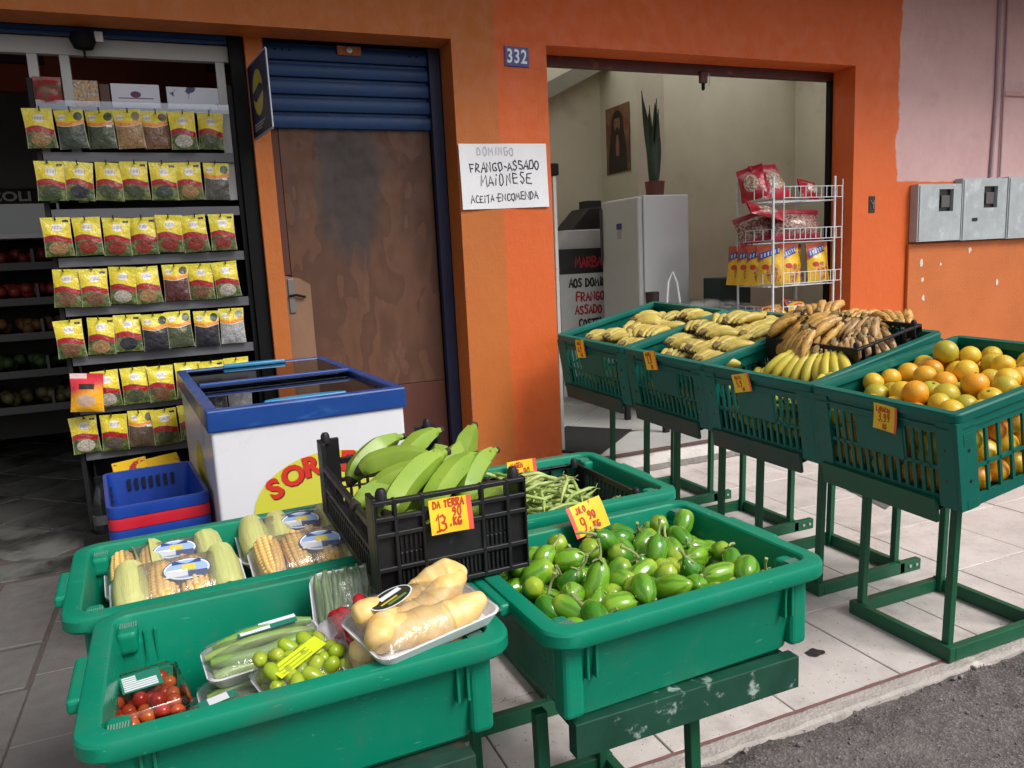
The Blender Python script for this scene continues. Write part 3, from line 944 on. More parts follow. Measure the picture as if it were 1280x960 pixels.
# --- blue projecting flag sign with a yellow disc
p_far, p_near = Vector((.462, 4.625, 2.405)), Vector((.512, 4.22, 2.405))
xd = (p_near - p_far); wsg = xd.length
fs_ = thing('projecting_sign', 'navy blue projecting sign with a yellow disc beside the roller shutter', 'sign', M=frame((p_far + p_near) / 2, xd, (xd.normalized().cross(Vector((0, 0, 1))))))
M_SB = mat('navy_sign_film', (.012, .014, .06), .35, var=.1); M_SY = mat('yellow_sign_film', (.5, .42, .04), .4)
nz = 1
mb = MB(); mb.box((-wsg / 2, -.185, -.008), (wsg / 2, .185, .008)); mb.obj('panel', M_SB, fs_, bevel=.003)
disc = [(.115 * math.cos(a * PI / 16), .115 * math.sin(a * PI / 16)) for a in range(32)]
for zs_ in (.0092, -.0092):
    for y_, sgn in ((0, 1),):
        mb = MB(); mb.poly([(x - .0, y + .02, zs_) for x, y in disc]); mb.obj('disc', M_SY, fs_)
        mb = MB(); mb.poly([(x, y, zs_ * 1.1) for x, y in ((-.112, .0), (-.05, -.022), (.03, -.008), (.112, .012), (.112, .04), (.05, .062), (-.03, .045), (-.112, .03))]); mb.obj('emblem', M_SB, fs_)
        mb = MB()
        for n_ in range(3): strip(mb, [(-.13 + .015 * i, -.13 - .014 * n_ + .004 * math.sin(i * 2.1 + n_), ) for i in range(17 - 3 * n_)], .005, zs_ * 1.1)
        mb.obj('printed_line', mat('white_sign_film', (.5, .5, .52), .5), fs_)
mb = MB()
for a, b in (((-wsg / 2, -.188, 0), (wsg / 2, -.188, 0)), ((wsg / 2 + .003, -.19, 0), (wsg / 2 + .003, .19, 0)), ((-wsg / 2, .188, 0), (wsg / 2, .188, 0))):
    mb.bar(a, b, .006, .018, (1, 1, 0))
mb.obj('edging', mat('pale_edge', (.35, .36, .42), .4), fs_)

# ================================================================== PACKET RACK
RX0, RX1, RY = -.585, .345, 4.655
rk = thing('packet_rack', 'dark metal rack of seasoning packets in the market entrance', 'rack', (0, 0, 0))
M_RACK = mat('dark_rack_metal', (.014, .014, .015), .5, var=.2, spec=.2)
M_STRIP = mat('grey_shelf_strip', (.11, .11, .122), .35, var=.12, nscale=5)
mb = MB(); mb.box((RX0 + .01, RY + .30, .1), (RX1, RY + .315, 2.4)); mb.obj('back_panel', M_RACK, rk)
for x_ in (RX0 - .03, RX1 + .003):
    mb = MB(); mb.box((x_, RY + .06, 0), (x_ + .025, RY + .33, 2.52)); mb.obj('side_frame', M_RACK, rk, bevel=.003)
SZ = [2.385, 2.125, 1.835, 1.585, 1.325, 1.06, .79, .535]
M_CLR = NB('clear_acrylic'); k = M_CLR
mx = k.n('ShaderNodeMixShader'); tr = k.n('ShaderNodeBsdfTransparent'); gl = k.n('ShaderNodeBsdfGlossy'); gl.inputs['Roughness'].default_value = .15
gl.inputs['Color'].default_value = (.5, .52, .6, 1); mx.inputs[0].default_value = .22
k.L.new(tr.outputs[0], mx.inputs[1]); k.L.new(gl.outputs[0], mx.inputs[2]); k.L.new(mx.outputs[0], k.N['Material Output'].inputs['Surface']); M_CLR = k.m
for i_, z_ in enumerate(SZ):
    mb = MB(); mb.box((RX0, RY + .07, z_ - .012), (RX1, RY + .30, z_)); mb.obj('shelf', M_RACK, rk)
    mb = MB(); mb.box((RX0, RY + .052, z_ - .022), (RX1, RY + .058, z_ + .028)); mb.obj('price_strip', M_CLR if i_ == 0 else M_STRIP, rk, bevel=.001)
mb = MB(); mb.box((RX0, RY + .02, .10), (RX1, RY + .31, .2)); mb.obj('plinth', M_RACK, rk)

# packets: pillow bags with printed fronts
def packet_material(name, style):
    k = NB(name)
    uv = k.n('ShaderNodeTexCoord'); U, Vv, _ = k.sep(uv.outputs['UV']); V3 = uv.outputs['Object']
    oi = k.n('ShaderNodeObjectInfo'); oc = oi.outputs['Color']; rnd = oi.outputs['Random']
    rw = k.math('MULTIPLY', rnd, 23)
    yel = k.mix(k.ramp(Vv, .55, 1), (.74, .57, .026), (.68, .59, .038))
    cont = k.mix(k.ramp(k.noise(V3, 160, 3, .6, rw), .35, .65), oc, k.mix(.55, oc, (.03, .025, .02)))
    if style == 'standard':
        wave = k.math('ADD', .50, k.math('MULTIPLY', k.math('SINE', k.math('MULTIPLY', U, 4.4)), .05))
        d = k.math('SUBTRACT', Vv, wave)
        c = k.mix(k.ramp(d, -.002, .006), k.mix(k.ramp(k.noise(V3, 34, 5, .7, rw), .38, .68), (.030, .075, .018), (.20, .21, .06)), yel)
        red = k.math('MULTIPLY', k.ramp(d, -.150, -.140), k.ramp(d, -.012, -.004, 1, 0))
        c = k.mix(red, c, (.34, .012, .022))
        eu = k.math('DIVIDE', k.math('SUBTRACT', U, .48), .34); ev = k.math('DIVIDE', k.math('SUBTRACT', Vv, .21), .17)
        e = k.math('ADD', k.math('MULTIPLY', eu, eu), k.math('MULTIPLY', ev, ev))
        c = k.mix(k.ramp(e, .95, 1.0, 1, 0), c, cont)
        lu, lv, lw, lh = .52, .74, .19, .10
    else:
        wave = k.math('ADD', .60, k.math('MULTIPLY', k.math('SINE', k.math('ADD', k.math('MULTIPLY', U, 4.6), 2.7)), .045))
        d = k.math('SUBTRACT', Vv, wave)
        c = k.mix(k.ramp(d, -.002, .006), cont, yel)
        sw = k.math('MULTIPLY', k.ramp(d, .0, .008), k.ramp(d, .06, .14, 1, 0))
        c = k.mix(sw, c, (.78, .26, .02))
        wl = k.math('MULTIPLY', k.ramp(d, -.016, -.012), k.ramp(d, -.004, 0, 1, 0)); c = k.mix(wl, c, (.75, .7, .6))
        eu = k.math('DIVIDE', k.math('SUBTRACT', U, .80), .16); ev = k.math('DIVIDE', k.math('SUBTRACT', Vv, .82), .12)
        e = k.math('ADD', k.math('MULTIPLY', eu, eu), k.math('MULTIPLY', ev, ev))
        c = k.mix(k.ramp(e, .9, 1.0, 1, 0), c, k.mix(.5, oc, (.05, .09, .02)))
        lu, lv, lw, lh = .24, .80, .14, .075
    a_ = k.math('ABSOLUTE', k.math('DIVIDE', k.math('SUBTRACT', U, lu), lw)); b_ = k.math('ABSOLUTE', k.math('DIVIDE', k.math('SUBTRACT', Vv, lv), lh))
    inside = k.math('MULTIPLY', k.math('LESS_THAN', k.math('ADD', k.math('POWER', a_, 3.0), k.math('POWER', b_, 2.0)), 1.0), 1.0)
    lines = k.math('GREATER_THAN', k.math('SINE', k.math('MULTIPLY', U, 120)), .2)
    mid = k.math('LESS_THAN', b_, .45)
    logo = k.mix(k.math('MULTIPLY', k.math('MULTIPLY', lines, mid), .8), (.72, .70, .66), (.10, .03, .05))
    c = k.mix(inside, c, logo)
    stk = k.math('MULTIPLY', k.math('LESS_THAN', k.math('ABSOLUTE', k.math('SUBTRACT', U, .83)), .1), k.math('LESS_THAN', k.math('ABSOLUTE', k.math('SUBTRACT', Vv, .9 if style == 'standard' else .57)), .03))
    c = k.mix(k.math('MULTIPLY', stk, k.math('GREATER_THAN', rnd, .45)), c, (.03, .03, .03) if style == 'standard' else (.8, .8, .8))
    edge = k.math('GREATER_THAN', k.math('ABSOLUTE', k.math('SUBTRACT', U, .5)), .47)
    c = k.mix(k.math('MULTIPLY', edge, .35), c, (.6, .58, .4))
    k.base(c, .22); k.b.inputs['Specular IOR Level'].default_value = .6
    k.bump(k.math('ADD', k.noise(V3, 45, 4, .6, rw), k.math('MULTIPLY', k.noise(V3, 18, 2, .5, rw), 1.2)), .6, .012)
    return k.m
M_PK1 = packet_material('printed_packet_film', 'standard'); M_PK2 = packet_material('swoosh_packet_film', 'swoosh')
def packet_mesh(w_, h_, bulge, m_, seed):
    q = MB(); s_ = seed * 7.7
    def front(u, v):
        x, z = (u - .5) * w_, v * h_
        pil = (1 - abs(2 * u - 1) ** 2.2) * math.sin(min(1, v / .84) * PI) ** .6 if v < .84 else 0
        cr = .004 * mnoise.noise((u * 5 + s_, v * 5, s_)) + .003 * mnoise.noise((u * 11, v * 9 + s_, s_))
        x *= 1 - .06 * math.sin(v * PI) + .012 * mnoise.noise((s_, v * 4, 0))
        return (x, -bulge * pil + cr * (.3 + pil), z)
    q.grid(front, 12, 16)
    q.grid(lambda u, v: (lambda p: (p[0], .004 + bulge * .25 * math.sin(v * PI), p[2]))(front(1 - u, v)), 6, 10)
    return q.mesh('packet', m_, True, 80)
PKM = [[packet_mesh(.136, .200, .020, m_, s_) for s_ in range(4)] for m_ in (M_PK1, M_PK2)]
M_HOOK = mat('black_hook', (.01, .01, .01), .4)
hook = MB(); hook.bar((0, .0, .0), (0, -.05, .004), .006); hook.bar((0, -.05, .004), (0, -.053, .02), .006); hook_me = hook.mesh('hook', M_HOOK)
gr_, br_, rd_, tn_, wh_, bk_, dg_ = (.07, .09, .04), (.22, .10, .05), (.30, .035, .02), (.42, .24, .10), (.55, .5, .42), (.02, .02, .03), (.05, .07, .05)
rows = [
    [(0, tn_), (1, dg_), (1, gr_), (1, tn_), (1, br_), (0, wh_), (0, gr_)],
    [(0, gr_), (0, bk_), (0, gr_), (0, gr_), (0, dg_), (0, tn_), (1, (.12, .115, .10))],
    [(0, tn_), (0, rd_), (0, rd_), (0, rd_), (0, rd_), (0, rd_), (0, rd_)],
    [(0, br_), (0, br_), (0, wh_), (0, tn_), (1, (.10, .02, .02)), (0, br_), (0, wh_)],
    [(0, br_), (0, tn_), (0, bk_), (1, bk_), (1, gr_), (1, bk_), (1, (.45, .45, .45))],
    [(2, None), (0, wh_), (0, gr_), (0, br_), (0, tn_), (0, gr_), (0, br_)],
    [(0, wh_), (0, (.12, .10, .08)), (1, (.12, .08, .05)), (0, gr_), (0, tn_)],
]
contents = {id(tn_): 'tan', id(gr_): 'green', id(br_): 'brown', id(rd_): 'red', id(wh_): 'pale', id(bk_): 'black', id(dg_): 'dark green'}
bases = [2.164, 1.90, 1.615, 1.353, 1.09, .805, .56]
SHELFN = ['top', 'second', 'third', 'fourth', 'fifth', 'sixth', 'lowest']
rr = random.Random(21)
for ri, row in enumerate(rows):
    for ci, (stl, colr) in enumerate(row):
        if stl == 2:
            continue
        x_ = RX0 + .025 + ci * .1345 + (.0 if ri else -.002) + .012
        me = PKM[stl][(ri * 3 + ci * 5) % 4]
        nm_ = 'yellow seasoning packet with red band' if stl == 0 else 'clear swoosh-topped seasoning packet'
        o = tag(link('seasoning_packet', me), f'{ORD[ci]} packet from the left in the {SHELFN[ri]} row, {"yellow with red band" if stl == 0 else "clear with orange swoosh"}', 'packet', 'seasoning packets hanging on the rack')
        o.location = (x_ + rr.uniform(-.006, .006) - .02, RY + .03 - .02 * rr.random(), bases[ri] + rr.uniform(-.004, .006))
        o.rotation_euler = (R(rr.uniform(-9, 0)), R(rr.uniform(-4, 4)), R(rr.uniform(-9, 9)))
        o.color = (*colr, 1)
        h_ = link('hook', hook_me, rk); h_.location = (x_ - .02, RY + .06, bases[ri] + .19)
# the odd one: orange and red packet pushed out on the sixth row
k = NB('orange_red_packet_film'); uv = k.n('ShaderNodeTexCoord'); U, Vv, _ = k.sep(uv.outputs['UV'])
c = k.mix(k.ramp(k.math('ADD', Vv, k.math('MULTIPLY', U, -.25)), .25, .6), (.85, .42, .02), (.62, .03, .05))
e = k.math('ADD', k.math('POWER', k.math('DIVIDE', k.math('SUBTRACT', U, .5), .3), 2.0), k.math('POWER', k.math('DIVIDE', k.math('SUBTRACT', Vv, .3), .16), 2.0)); c = k.mix(k.ramp(e, .9, 1, 1, 0), c, (.62, .42, .30))
bx = k.math('MULTIPLY', k.math('LESS_THAN', k.math('ABSOLUTE', k.math('SUBTRACT', U, .52)), .24), k.math('LESS_THAN', k.math('ABSOLUTE', k.math('SUBTRACT', Vv, .66)), .07)); c = k.mix(bx, c, (.03, .02, .01))
c = k.mix(k.math('MULTIPLY', k.ramp(Vv, .84, .9), k.math('LESS_THAN', U, .5)), c, (.8, .55, .55))
k.base(c, .2); k.bump(k.noise(uv.outputs['Object'], 40, 4), .4, .01)
o = tag(link('seasoning_packet', packet_mesh(.165, .205, .025, k.m, 9)), 'orange and red packet sticking out at the left end of the sixth row', 'packet', 'seasoning packets hanging on the rack')
o.location = (RX0 + .05, RY - .06, .80); o.rotation_euler = (R(-6), R(4), R(-12))
# goods standing on the rack's top shelf
tz = 2.388
def pbox(name, lab, x0, x1, h_, m_, y0=RY + .08, d_=.09, rz=0):
    q = MB(); q.box((-(x1 - x0) / 2, 0, 0), ((x1 - x0) / 2, d_, h_)); o_ = tag(q.obj(name, m_, bevel=.002), lab, 'box'); o_.location = ((x0 + x1) / 2, y0, tz); o_.rotation_euler = (R(-4), 0, R(rz)); return o_
k = NB('food_photo_print'); tcx = k.n('ShaderNodeTexCoord'); V = tcx.outputs['Object']
k.base(k.mix(k.ramp(k.noise(V, 40, 3), .4, .6), (.55, .28, .08), k.mix(k.ramp(k.noise(V, 70, 3), .4, .6), (.5, .5, .45), (.08, .09, .04))), .35)
pbox('food_box', 'cereal box with a food photo on the rack top, second from the left', -.44, -.295, .135, [k.m])
wc = pbox('carton', 'white carton with a small crest standing on the rack top', -.235, .0, .125, mat('white_carton', (.62, .64, .72), .5, var=.04))
M_PRT = mat('maroon_print', (.12, .02, .06), .5)
q = MB(); q.poly([(.026 * math.cos(a * PI / 8), .017 * math.sin(a * PI / 8), 0) for a in range(16)]); cr = q.obj('crest', M_PRT, wc); cr.matrix_local = frame((0, -.0012, .07), (1, 0, 0), (0, -1, 0))
q = MB(); q.box((-.085, -.022, -.0002), (.085, -.018, .0004)); q.obj('printed_line', M_PRT, cr)
pbox('carton', 'white carton with a blue flower print at the right end of the rack top', .035, .30, .118, mat('blue_flower_carton', (.58, .62, .70), .5, c2=(.03, .03, .12), c2amt=1, c2scale=14, c2lo=.56, c2hi=.6))
o = tag(link('snack_bag', packet_mesh(.13, .14, .03, mat('red_nut_bag', (.35, .03, .04), .25, c2=(.16, .09, .05), c2amt=1, c2scale=30, c2lo=.45, c2hi=.55), 3)), 'red bag of nuts at the left end of the rack top', 'bag'); o.location = (-.525, RY + .07, tz)
pbox('dark_box', 'small dark printed box between the food box and the white carton', -.288, -.242, .12, mat('dark_print', (.08, .03, .02), .5, var=.5, nscale=50))
# yellow display cartons and a bottle on the rack's floor
for x_, lab in ((-.36, 'left yellow display carton on the bottom of the rack'), (-.20, 'right yellow display carton on the bottom of the rack')):
    q = MB(); q.box((-.085, -.06, 0), (.085, .06, .1)); o = tag(q.obj('display_carton', mat('yellow_carton', (.72, .45, .02), .5, c2=(.35, .03, .04), c2amt=1, c2scale=13, c2lo=.56, c2hi=.58), bevel=.003), lab, 'carton')
    o.location = (x_, 4.57, .40); o.rotation_euler = (R(18), R(-5), R(8))
q = MB(); q.box((-.45, 4.50, .2), (-.1, 4.66, .40)); tag(q.obj('grey_bin', mat('dark_grey_bin', (.05, .05, .055), .5), bevel=.01), 'dark grey bin under the yellow display cartons', 'bin')
bt = thing('bottle', 'black plastic bottle standing at the foot of the packet rack', 'bottle', (-.505, 4.36, .0), group=None)
M_BOT = mat('black_bottle_plastic', (.01, .01, .012), .12, var=.1)
q = MB(); q.lathe([(.001, .2), (.044, .2), (.046, .22), (.046, .33), (.044, .36), (.034, .40), (.02, .435), (.016, .45), (.016, .47)], 20); q.obj('body', M_BOT, bt, smooth=True)
q = MB(); q.lathe([(.019, .465), (.019, .495), (.001, .497)], 16); q.obj('cap', M_DARK, bt)
q = MB(); q.lathe([(.0465, .25), (.0465, .30)], 20); q.obj('label', mat('dark_label', (.06, .06, .065), .4, c2=(.4, .4, .4), c2amt=1, c2scale=40, c2lo=.6, c2hi=.62), bt)
q = MB(); q.box((-.09, -.08, 0), (.09, .08, .2)); q.obj('base_carton', M_RACK, bt)

# ================================================================== DIM MARKET BEHIND: produce display
dsp = thing('produce_display', 'dim refrigerated produce display at the back of the left shop', 'display')
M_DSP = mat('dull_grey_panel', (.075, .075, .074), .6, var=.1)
q = MB(); q.box((-3.9, 7.02, 2.20), (-.78, 7.07, 2.90)); q.obj('header_panel', M_DSP, dsp)
q = MB(); q.box((-3.9, 6.98, 2.09), (-.78, 7.06, 2.19)); q.obj('sign_band', M_RACK, dsp)
me = print_mesh('HORTICOLI', .12, .012, .003); me.materials.append(mat('silver_letters', (.34, .34, .33), .4)); o = link('lettering', me, dsp); o.matrix_local = frame((-1.31, 6.965, 2.135), (1, 0, 0), (0, -1, 0)); o.scale = (1.05, .8, 1)
q = MB(); q.box((-3.9, 6.98, 1.86), (-.78, 7.05, 2.085)); q.obj('mirror_panel', mat('grey_mirror', (.3, .31, .32), .25, metal=.3), dsp)
q = MB(); q.box((-3.9, 6.8, 1.82), (-.78, 7.05, 1.855)); q.obj('lamp_rail', mat('pale_rail', (.75, .75, .75), .5), dsp)
q = MB(); q.box((-3.9, 7.5, .2), (-.78, 7.6, 2.0)); q.obj('back', M_GREY, dsp)
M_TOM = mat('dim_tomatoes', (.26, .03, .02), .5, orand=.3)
sph = bmesh.new(); bmesh.ops.create_icosphere(sph, subdivisions=2, radius=1); sv = [v.co.copy() for v in sph.verts]; sf = [tuple(v.index for v in f.verts) for f in sph.faces]; sph.free()
rr = random.Random(2)
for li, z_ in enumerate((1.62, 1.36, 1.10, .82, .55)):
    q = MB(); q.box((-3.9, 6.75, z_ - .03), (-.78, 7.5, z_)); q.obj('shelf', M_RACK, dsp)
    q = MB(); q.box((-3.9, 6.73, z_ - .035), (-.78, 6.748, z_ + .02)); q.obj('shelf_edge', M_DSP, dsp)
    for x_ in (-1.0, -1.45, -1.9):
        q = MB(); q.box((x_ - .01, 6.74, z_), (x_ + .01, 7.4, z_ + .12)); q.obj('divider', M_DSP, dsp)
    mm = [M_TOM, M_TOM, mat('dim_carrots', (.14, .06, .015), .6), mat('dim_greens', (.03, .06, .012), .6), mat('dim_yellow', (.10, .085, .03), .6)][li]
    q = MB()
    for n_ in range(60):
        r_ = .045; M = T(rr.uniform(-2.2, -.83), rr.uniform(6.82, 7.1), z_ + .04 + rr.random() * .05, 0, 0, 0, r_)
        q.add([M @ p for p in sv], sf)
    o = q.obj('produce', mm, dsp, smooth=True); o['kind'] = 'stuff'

# ================================================================== ICE-CREAM FREEZER
fx = thing('chest_freezer', 'white ice cream chest freezer with blue rim and sliding glass lids', 'freezer', (.425, 3.1, 0), (0, 0, R(4.3)))
FW, FL, FH = .795, 1.44, .985
M_FW = mat('white_enamel_steel', (.70, .70, .75), .3, var=.035, nscale=3, c2=(.5, .48, .46), c2amt=.35, c2scale=5, c2lo=.6, c2hi=.75)
M_FB = mat('blue_plastic_rim', (.008, .05, .24), .32, var=.1, nscale=6, c2=(.03, .12, .36), c2amt=.6, c2scale=18, stretch=(.3, 1, 1))
q = MB(); q.box((-FW / 2 + .012, .012, .06), (FW / 2 - .012, FL - .012, FH - .085)); q.obj('cabinet', M_FW, fx, bevel=.012, seg=3)
q = MB()
rb = .048
q.box((-FW / 2, 0, FH - .088), (FW / 2, rb, FH)); q.box((-FW / 2, FL - rb, FH - .088), (FW / 2, FL, FH))
q.box((-FW / 2, rb, FH - .088), (-FW / 2 + rb, FL - rb, FH)); q.box((FW / 2 - rb, rb, FH - .088), (FW / 2, FL - rb, FH))
q.obj('rim', M_FB, fx, bevel=.008, seg=2)
M_INT = mat('freezer_lining', (.5, .52, .56), .4)
q = MB(); q.add([(-FW / 2 + rb, rb, FH - .11), (FW / 2 - rb, rb, FH - .11), (FW / 2 - rb, FL - rb, FH - .11), (-FW / 2 + rb, FL - rb, FH - .11), (-FW / 2 + rb, rb, .35), (FW / 2 - rb, rb, .35), (FW / 2 - rb, FL - rb, .35), (-FW / 2 + rb, FL - rb, .35)], [(0, 1, 5, 4), (1, 2, 6, 5), (2, 3, 7, 6), (3, 0, 4, 7), (4, 5, 6, 7)]).obj('lining', mat('pale_lining', (.5, .56, .64), .5), fx)
k = NB('lid_glass')
mx = k.n('ShaderNodeMixShader'); tr = k.n('ShaderNodeBsdfTransparent'); gl = k.n('ShaderNodeBsdfGlossy'); gl.inputs['Roughness'].default_value = .03; tr.inputs['Color'].default_value = (.55, .58, .62, 1)
fr = k.n('ShaderNodeFresnel'); fr.inputs['IOR'].default_value = 2.1
k.L.new(fr.outputs[0], mx.inputs[0]); k.L.new(tr.outputs[0], mx.inputs[1]); k.L.new(gl.outputs[0], mx.inputs[2]); k.L.new(mx.outputs[0], k.N['Material Output'].inputs['Surface']); M_GLASS = k.m
M_HAN = mat('cyan_handle_plastic', (.02, .22, .45), .3, var=.08)
for (y0, y1, zl, hy) in ((rb, FL * .56, -.022, .09), (FL * .50, FL - rb, -.006, FL - rb - .10)):
    q = MB(); q.box((-FW / 2 + rb, y0, FH + zl - .006), (FW / 2 - rb, y1, FH + zl)); ld = q.obj('glass_lid', M_GLASS, fx)
    q = MB(); yb = y1 if y0 == rb else y0
    q.box((-FW / 2 + rb, yb - .018, FH + zl), (FW / 2 - rb, yb + .018, FH + zl + .016)); q.obj('lid_edge', M_FB, ld, bevel=.004)
    q = MB(); q.prism([(.0 + .17 * math.cos(a * PI / 10), (.045 * math.sin(a * PI / 10)) if a <= 10 else .012 * math.sin(a * PI / 10)) for a in range(20)], 0, .02, T(0, hy if y0 == rb else hy + .06, FH + zl + .001)); q.obj('lid_handle', M_HAN, ld, bevel=.006)
# cold goods under the lids
for i_ in range(10):
    rr = random.Random(i_ + 60)
# printed yellow oval with red lettering on the end panel
pr = MB(); pts = [(.05 + .31 * math.cos(R(a)), .54 + .22 * math.sin(R(a))) for a in range(0, 360, 6)]
pr.poly([(x, .0095, z) for x, z in pts][::1]); pr.obj('printed_oval', mat('lime_yellow_print', (.62, .60, .06), .4), fx)
q = MB(); q.poly([(.0 + .20 * math.cos(R(a)), .0088, .47 + .07 * math.sin(R(a))) for a in range(0, 360, 10)]); q.obj('printed_cloud', mat('pale_blue_print', (.35, .5, .62), .4), fx)
M_RED = mat('red_print', (.62, .035, .02), .4); M_DRED = mat('dark_red_print', (.20, .02, .02), .4)
word = 'SORVETE'
for i_, ch in enumerate(word):
    a = (i_ - 3) / 3
    cx, cz, an = .05 + .222 * a, .712 - .075 * a * a, -a * .42
    for off, mm, yy in (((.005, -.005), M_DRED, .0080), ((0, 0), M_RED, .0070)):
        me = print_mesh(ch, .112, .0003, .0045); me.materials.append(mm)
        o = link('letter', me, fx); o.matrix_local = frame((cx + off[0], yy, cz + off[1]), (math.cos(an), 0, math.sin(an)), (0, -1, 0))
# side sticker
q = MB(); q.poly([(-FW / 2 + .0105, .62 + .24 * math.cos(R(a)), .55 + .2 * math.sin(R(a))) for a in range(0, 360, 10)]); q.obj('side_oval', mat('lime_yellow_print', (.62, .60, .06), .4), fx)

# --- stack of shopping baskets
def basket(z, m_, lab, ix):
    t = thing('shopping_basket', lab, 'basket', (-.205, 3.53, z + .03), (0, 0, R(6)), 'nested shopping baskets beside the freezer')
    q = MB(); w_, d_, h_ = .37, .62, .27
    L3 = lambda w2, d2, r2, z2: [(x, y, z2) for x, y in rrect(w2, d2, r2, 5)]
    q.loft([L3(w_, d_, .04, -.045), L3(w_ + .004, d_ + .004, .042, -.012), L3(w_, d_, .04, 0), L3(w_ - .03, d_ - .03, .03, 0), L3(w_ - .034, d_ - .034, .03, -.02), L3(w_ - .09, d_ - .11, .03, -h_), ], (False, True))
    q.loft([L3(w_, d_, .04, -.045), L3(w_ - .015, d_ - .015, .035, -.045), L3(w_ - .083, d_ - .103, .03, -h_ - .004)], (False, True))
    q.obj('body', m_, t, smooth=True, angle=35)
    if ix == 0:
        for sx in range(7):
            q2 = MB(); x_ = -.09 + sx * .03
            q2.box((x_, d_ / 2 - .038, -.085), (x_ + .014, d_ / 2 - .0285, -.035)); q2.obj('slot', mat('slot_shadow_blue', (.004, .008, .03), .6), t)
        for sx in range(5):
            q2 = MB(); x_ = -.2 + sx * .1
            q2.box((-w_ / 2 + .022, x_, -.085), (-w_ / 2 + .0295, x_ + .05, -.05)); q2.obj('slot', mat('slot_shadow_blue', (.004, .008, .03), .6), t)
M_BB = mat('blue_basket_plastic', (.006, .045, .30), .4, var=.08); M_BR = mat('red_basket_plastic', (.52, .012, .03), .4, var=.08)
basket(.60, M_BB, 'topmost blue shopping basket of the nested stack beside the freezer', 0)
basket(.552, M_BR, 'red shopping basket between two blue ones in the nested stack', 1)
basket(.504, M_BB, 'blue shopping basket directly under the red one in the stack', 2)
basket(.456, M_BR, 'second red shopping basket, low in the nested stack', 3)
basket(.408, M_BB, 'lowest blue shopping basket but one in the nested stack', 4)
basket(.28, M_BB, 'bottom blue shopping basket standing on the sidewalk', 5)

# ================================================================== RIGHT-HAND ROOM
M_FRIDGE = mat('old_white_fridge', (.60, .64, .66), .35, var=.05, nscale=2)
fg = thing('refrigerator', 'tall white single door refrigerator inside the right room', 'refrigerator', (3.487, 5.5, STEP))
q = MB(); q.box((.055, 0, .04), (.50, .61, 1.81)); q.obj('cabinet', M_FRIDGE, fg, bevel=.012, seg=3)
q = MB(); q.box((0, .004, .09), (.05, .606, 1.80)); dr = q.obj('door', mat('grey_white_door', (.52, .54, .55), .35, var=.05), fg, bevel=.018, seg=3)
q = MB(); q.box((-.02, .575, 1.28), (0, .60, 1.74)); q.obj('handle', mat('dark_grip', (.05, .05, .055), .5), dr, bevel=.006)
q = MB(); q.box((-.004, .26, 1.55), (.0, .34, 1.60)); q.obj('sticker', mat('blue_sticker', (.02, .05, .2), .4), dr)
q = MB(); q.box((-.004, .27, 1.47), (.0, .33, 1.548)); q.obj('sticker', mat('pale_sticker', (.4, .38, .38), .5), dr)
pt = thing('snake_plant', 'tall dark snake plant in a brown pot on the refrigerator', 'plant', (3.80, 5.72, STEP + 1.812))
pt.scale = (.85, .85, .9)
q = MB(); q.lathe([(.001, 0), (.085, 0), (.1, .14), (.094, .14), (.088, .02), (.001, .02)], 18); q.obj('pot', mat('brown_pot', (.13, .035, .025), .6, var=.15), pt, smooth=True)
M_LEAF = mat('dark_snake_leaf', (.022, .055, .028), .4, var=.4, nscale=30, stretch=(1, 1, 2.5), bump=.1)
rr = random.Random(3)
for i_, (dx, dy, ln, lean, bend) in enumerate(((-.02, 0, .86, -.06, -.05), (.03, .01, .80, .0, .02), (0, .03, .74, -.02, .0), (.02, -.02, .70, .03, .0), (-.03, .02, .66, -.02, .01), (.035, 0, .55, .03, 0), (-.01, -.03, .5, -.03, 0), (.01, .01, .76, -.01, .03))):
    q = MB(); a_ = rr.uniform(-.5, .5)
    def lf(u, v, dx=dx, dy=dy, ln=ln, lean=lean, bend=bend, a_=a_):
        w_ = .068 * (math.sin(min(1, v * 1.35 + .22) * PI * .5) if v < .5 else 1) * (1 if v < .55 else max(.02, 1 - ((v - .55) / .45) ** 1.6))
        s_ = (u - .5) * w_
        return (dx + s_ * math.cos(a_) + lean * v + bend * v * v, dy + s_ * math.sin(a_) + .012 * abs(2 * u - 1), .1 + ln * v)
    q.grid(lf, 4, 14); q.obj('leaf', M_LEAF, pt, smooth=True)
# framed-less print on the column: dark praying figure, plain stand-in
po = thing('wall_poster', 'dark devotional picture print on the interior column above the refrigerator', 'poster', M=frame((4.193, 6.955, 2.62), (0, -1, 0), (-1, 0, 0)))
k = NB('poster_ground'); tcx = k.n('ShaderNodeTexCoord'); V = tcx.outputs['Object']
k.base(k.mix(k.ramp(k.noise(V, 6, 3), .4, .6), (.20, .11, .05), (.16, .045, .025)), .45)
q = MB(); q.box((-.225, -.325, 0), (.225, .325, .006)); q.obj('sheet', k.m, po)
def ell(cx, cy, rx, ry, z, m_, nm, n=24):
    q = MB(); q.poly([(cx + rx * math.cos(2 * PI * i / n), cy + ry * math.sin(2 * PI * i / n), z) for i in range(n)]); return q.obj(nm, m_, po)
M_RB = mat('poster_dark', (.016, .010, .008), .5); M_SK = mat('poster_skin', (.24, .11, .06), .5, var=.3, nscale=14)
q = MB(); q.poly([(x, y, .007) for x, y in ((-.18, -.32), (.18, -.32), (.17, -.1), (.12, .1), (.11, .2), (.07, .26), (0, .285), (-.07, .26), (-.11, .2), (-.12, .1), (-.17, -.1))]); q.obj('printed_robe', M_RB, po)
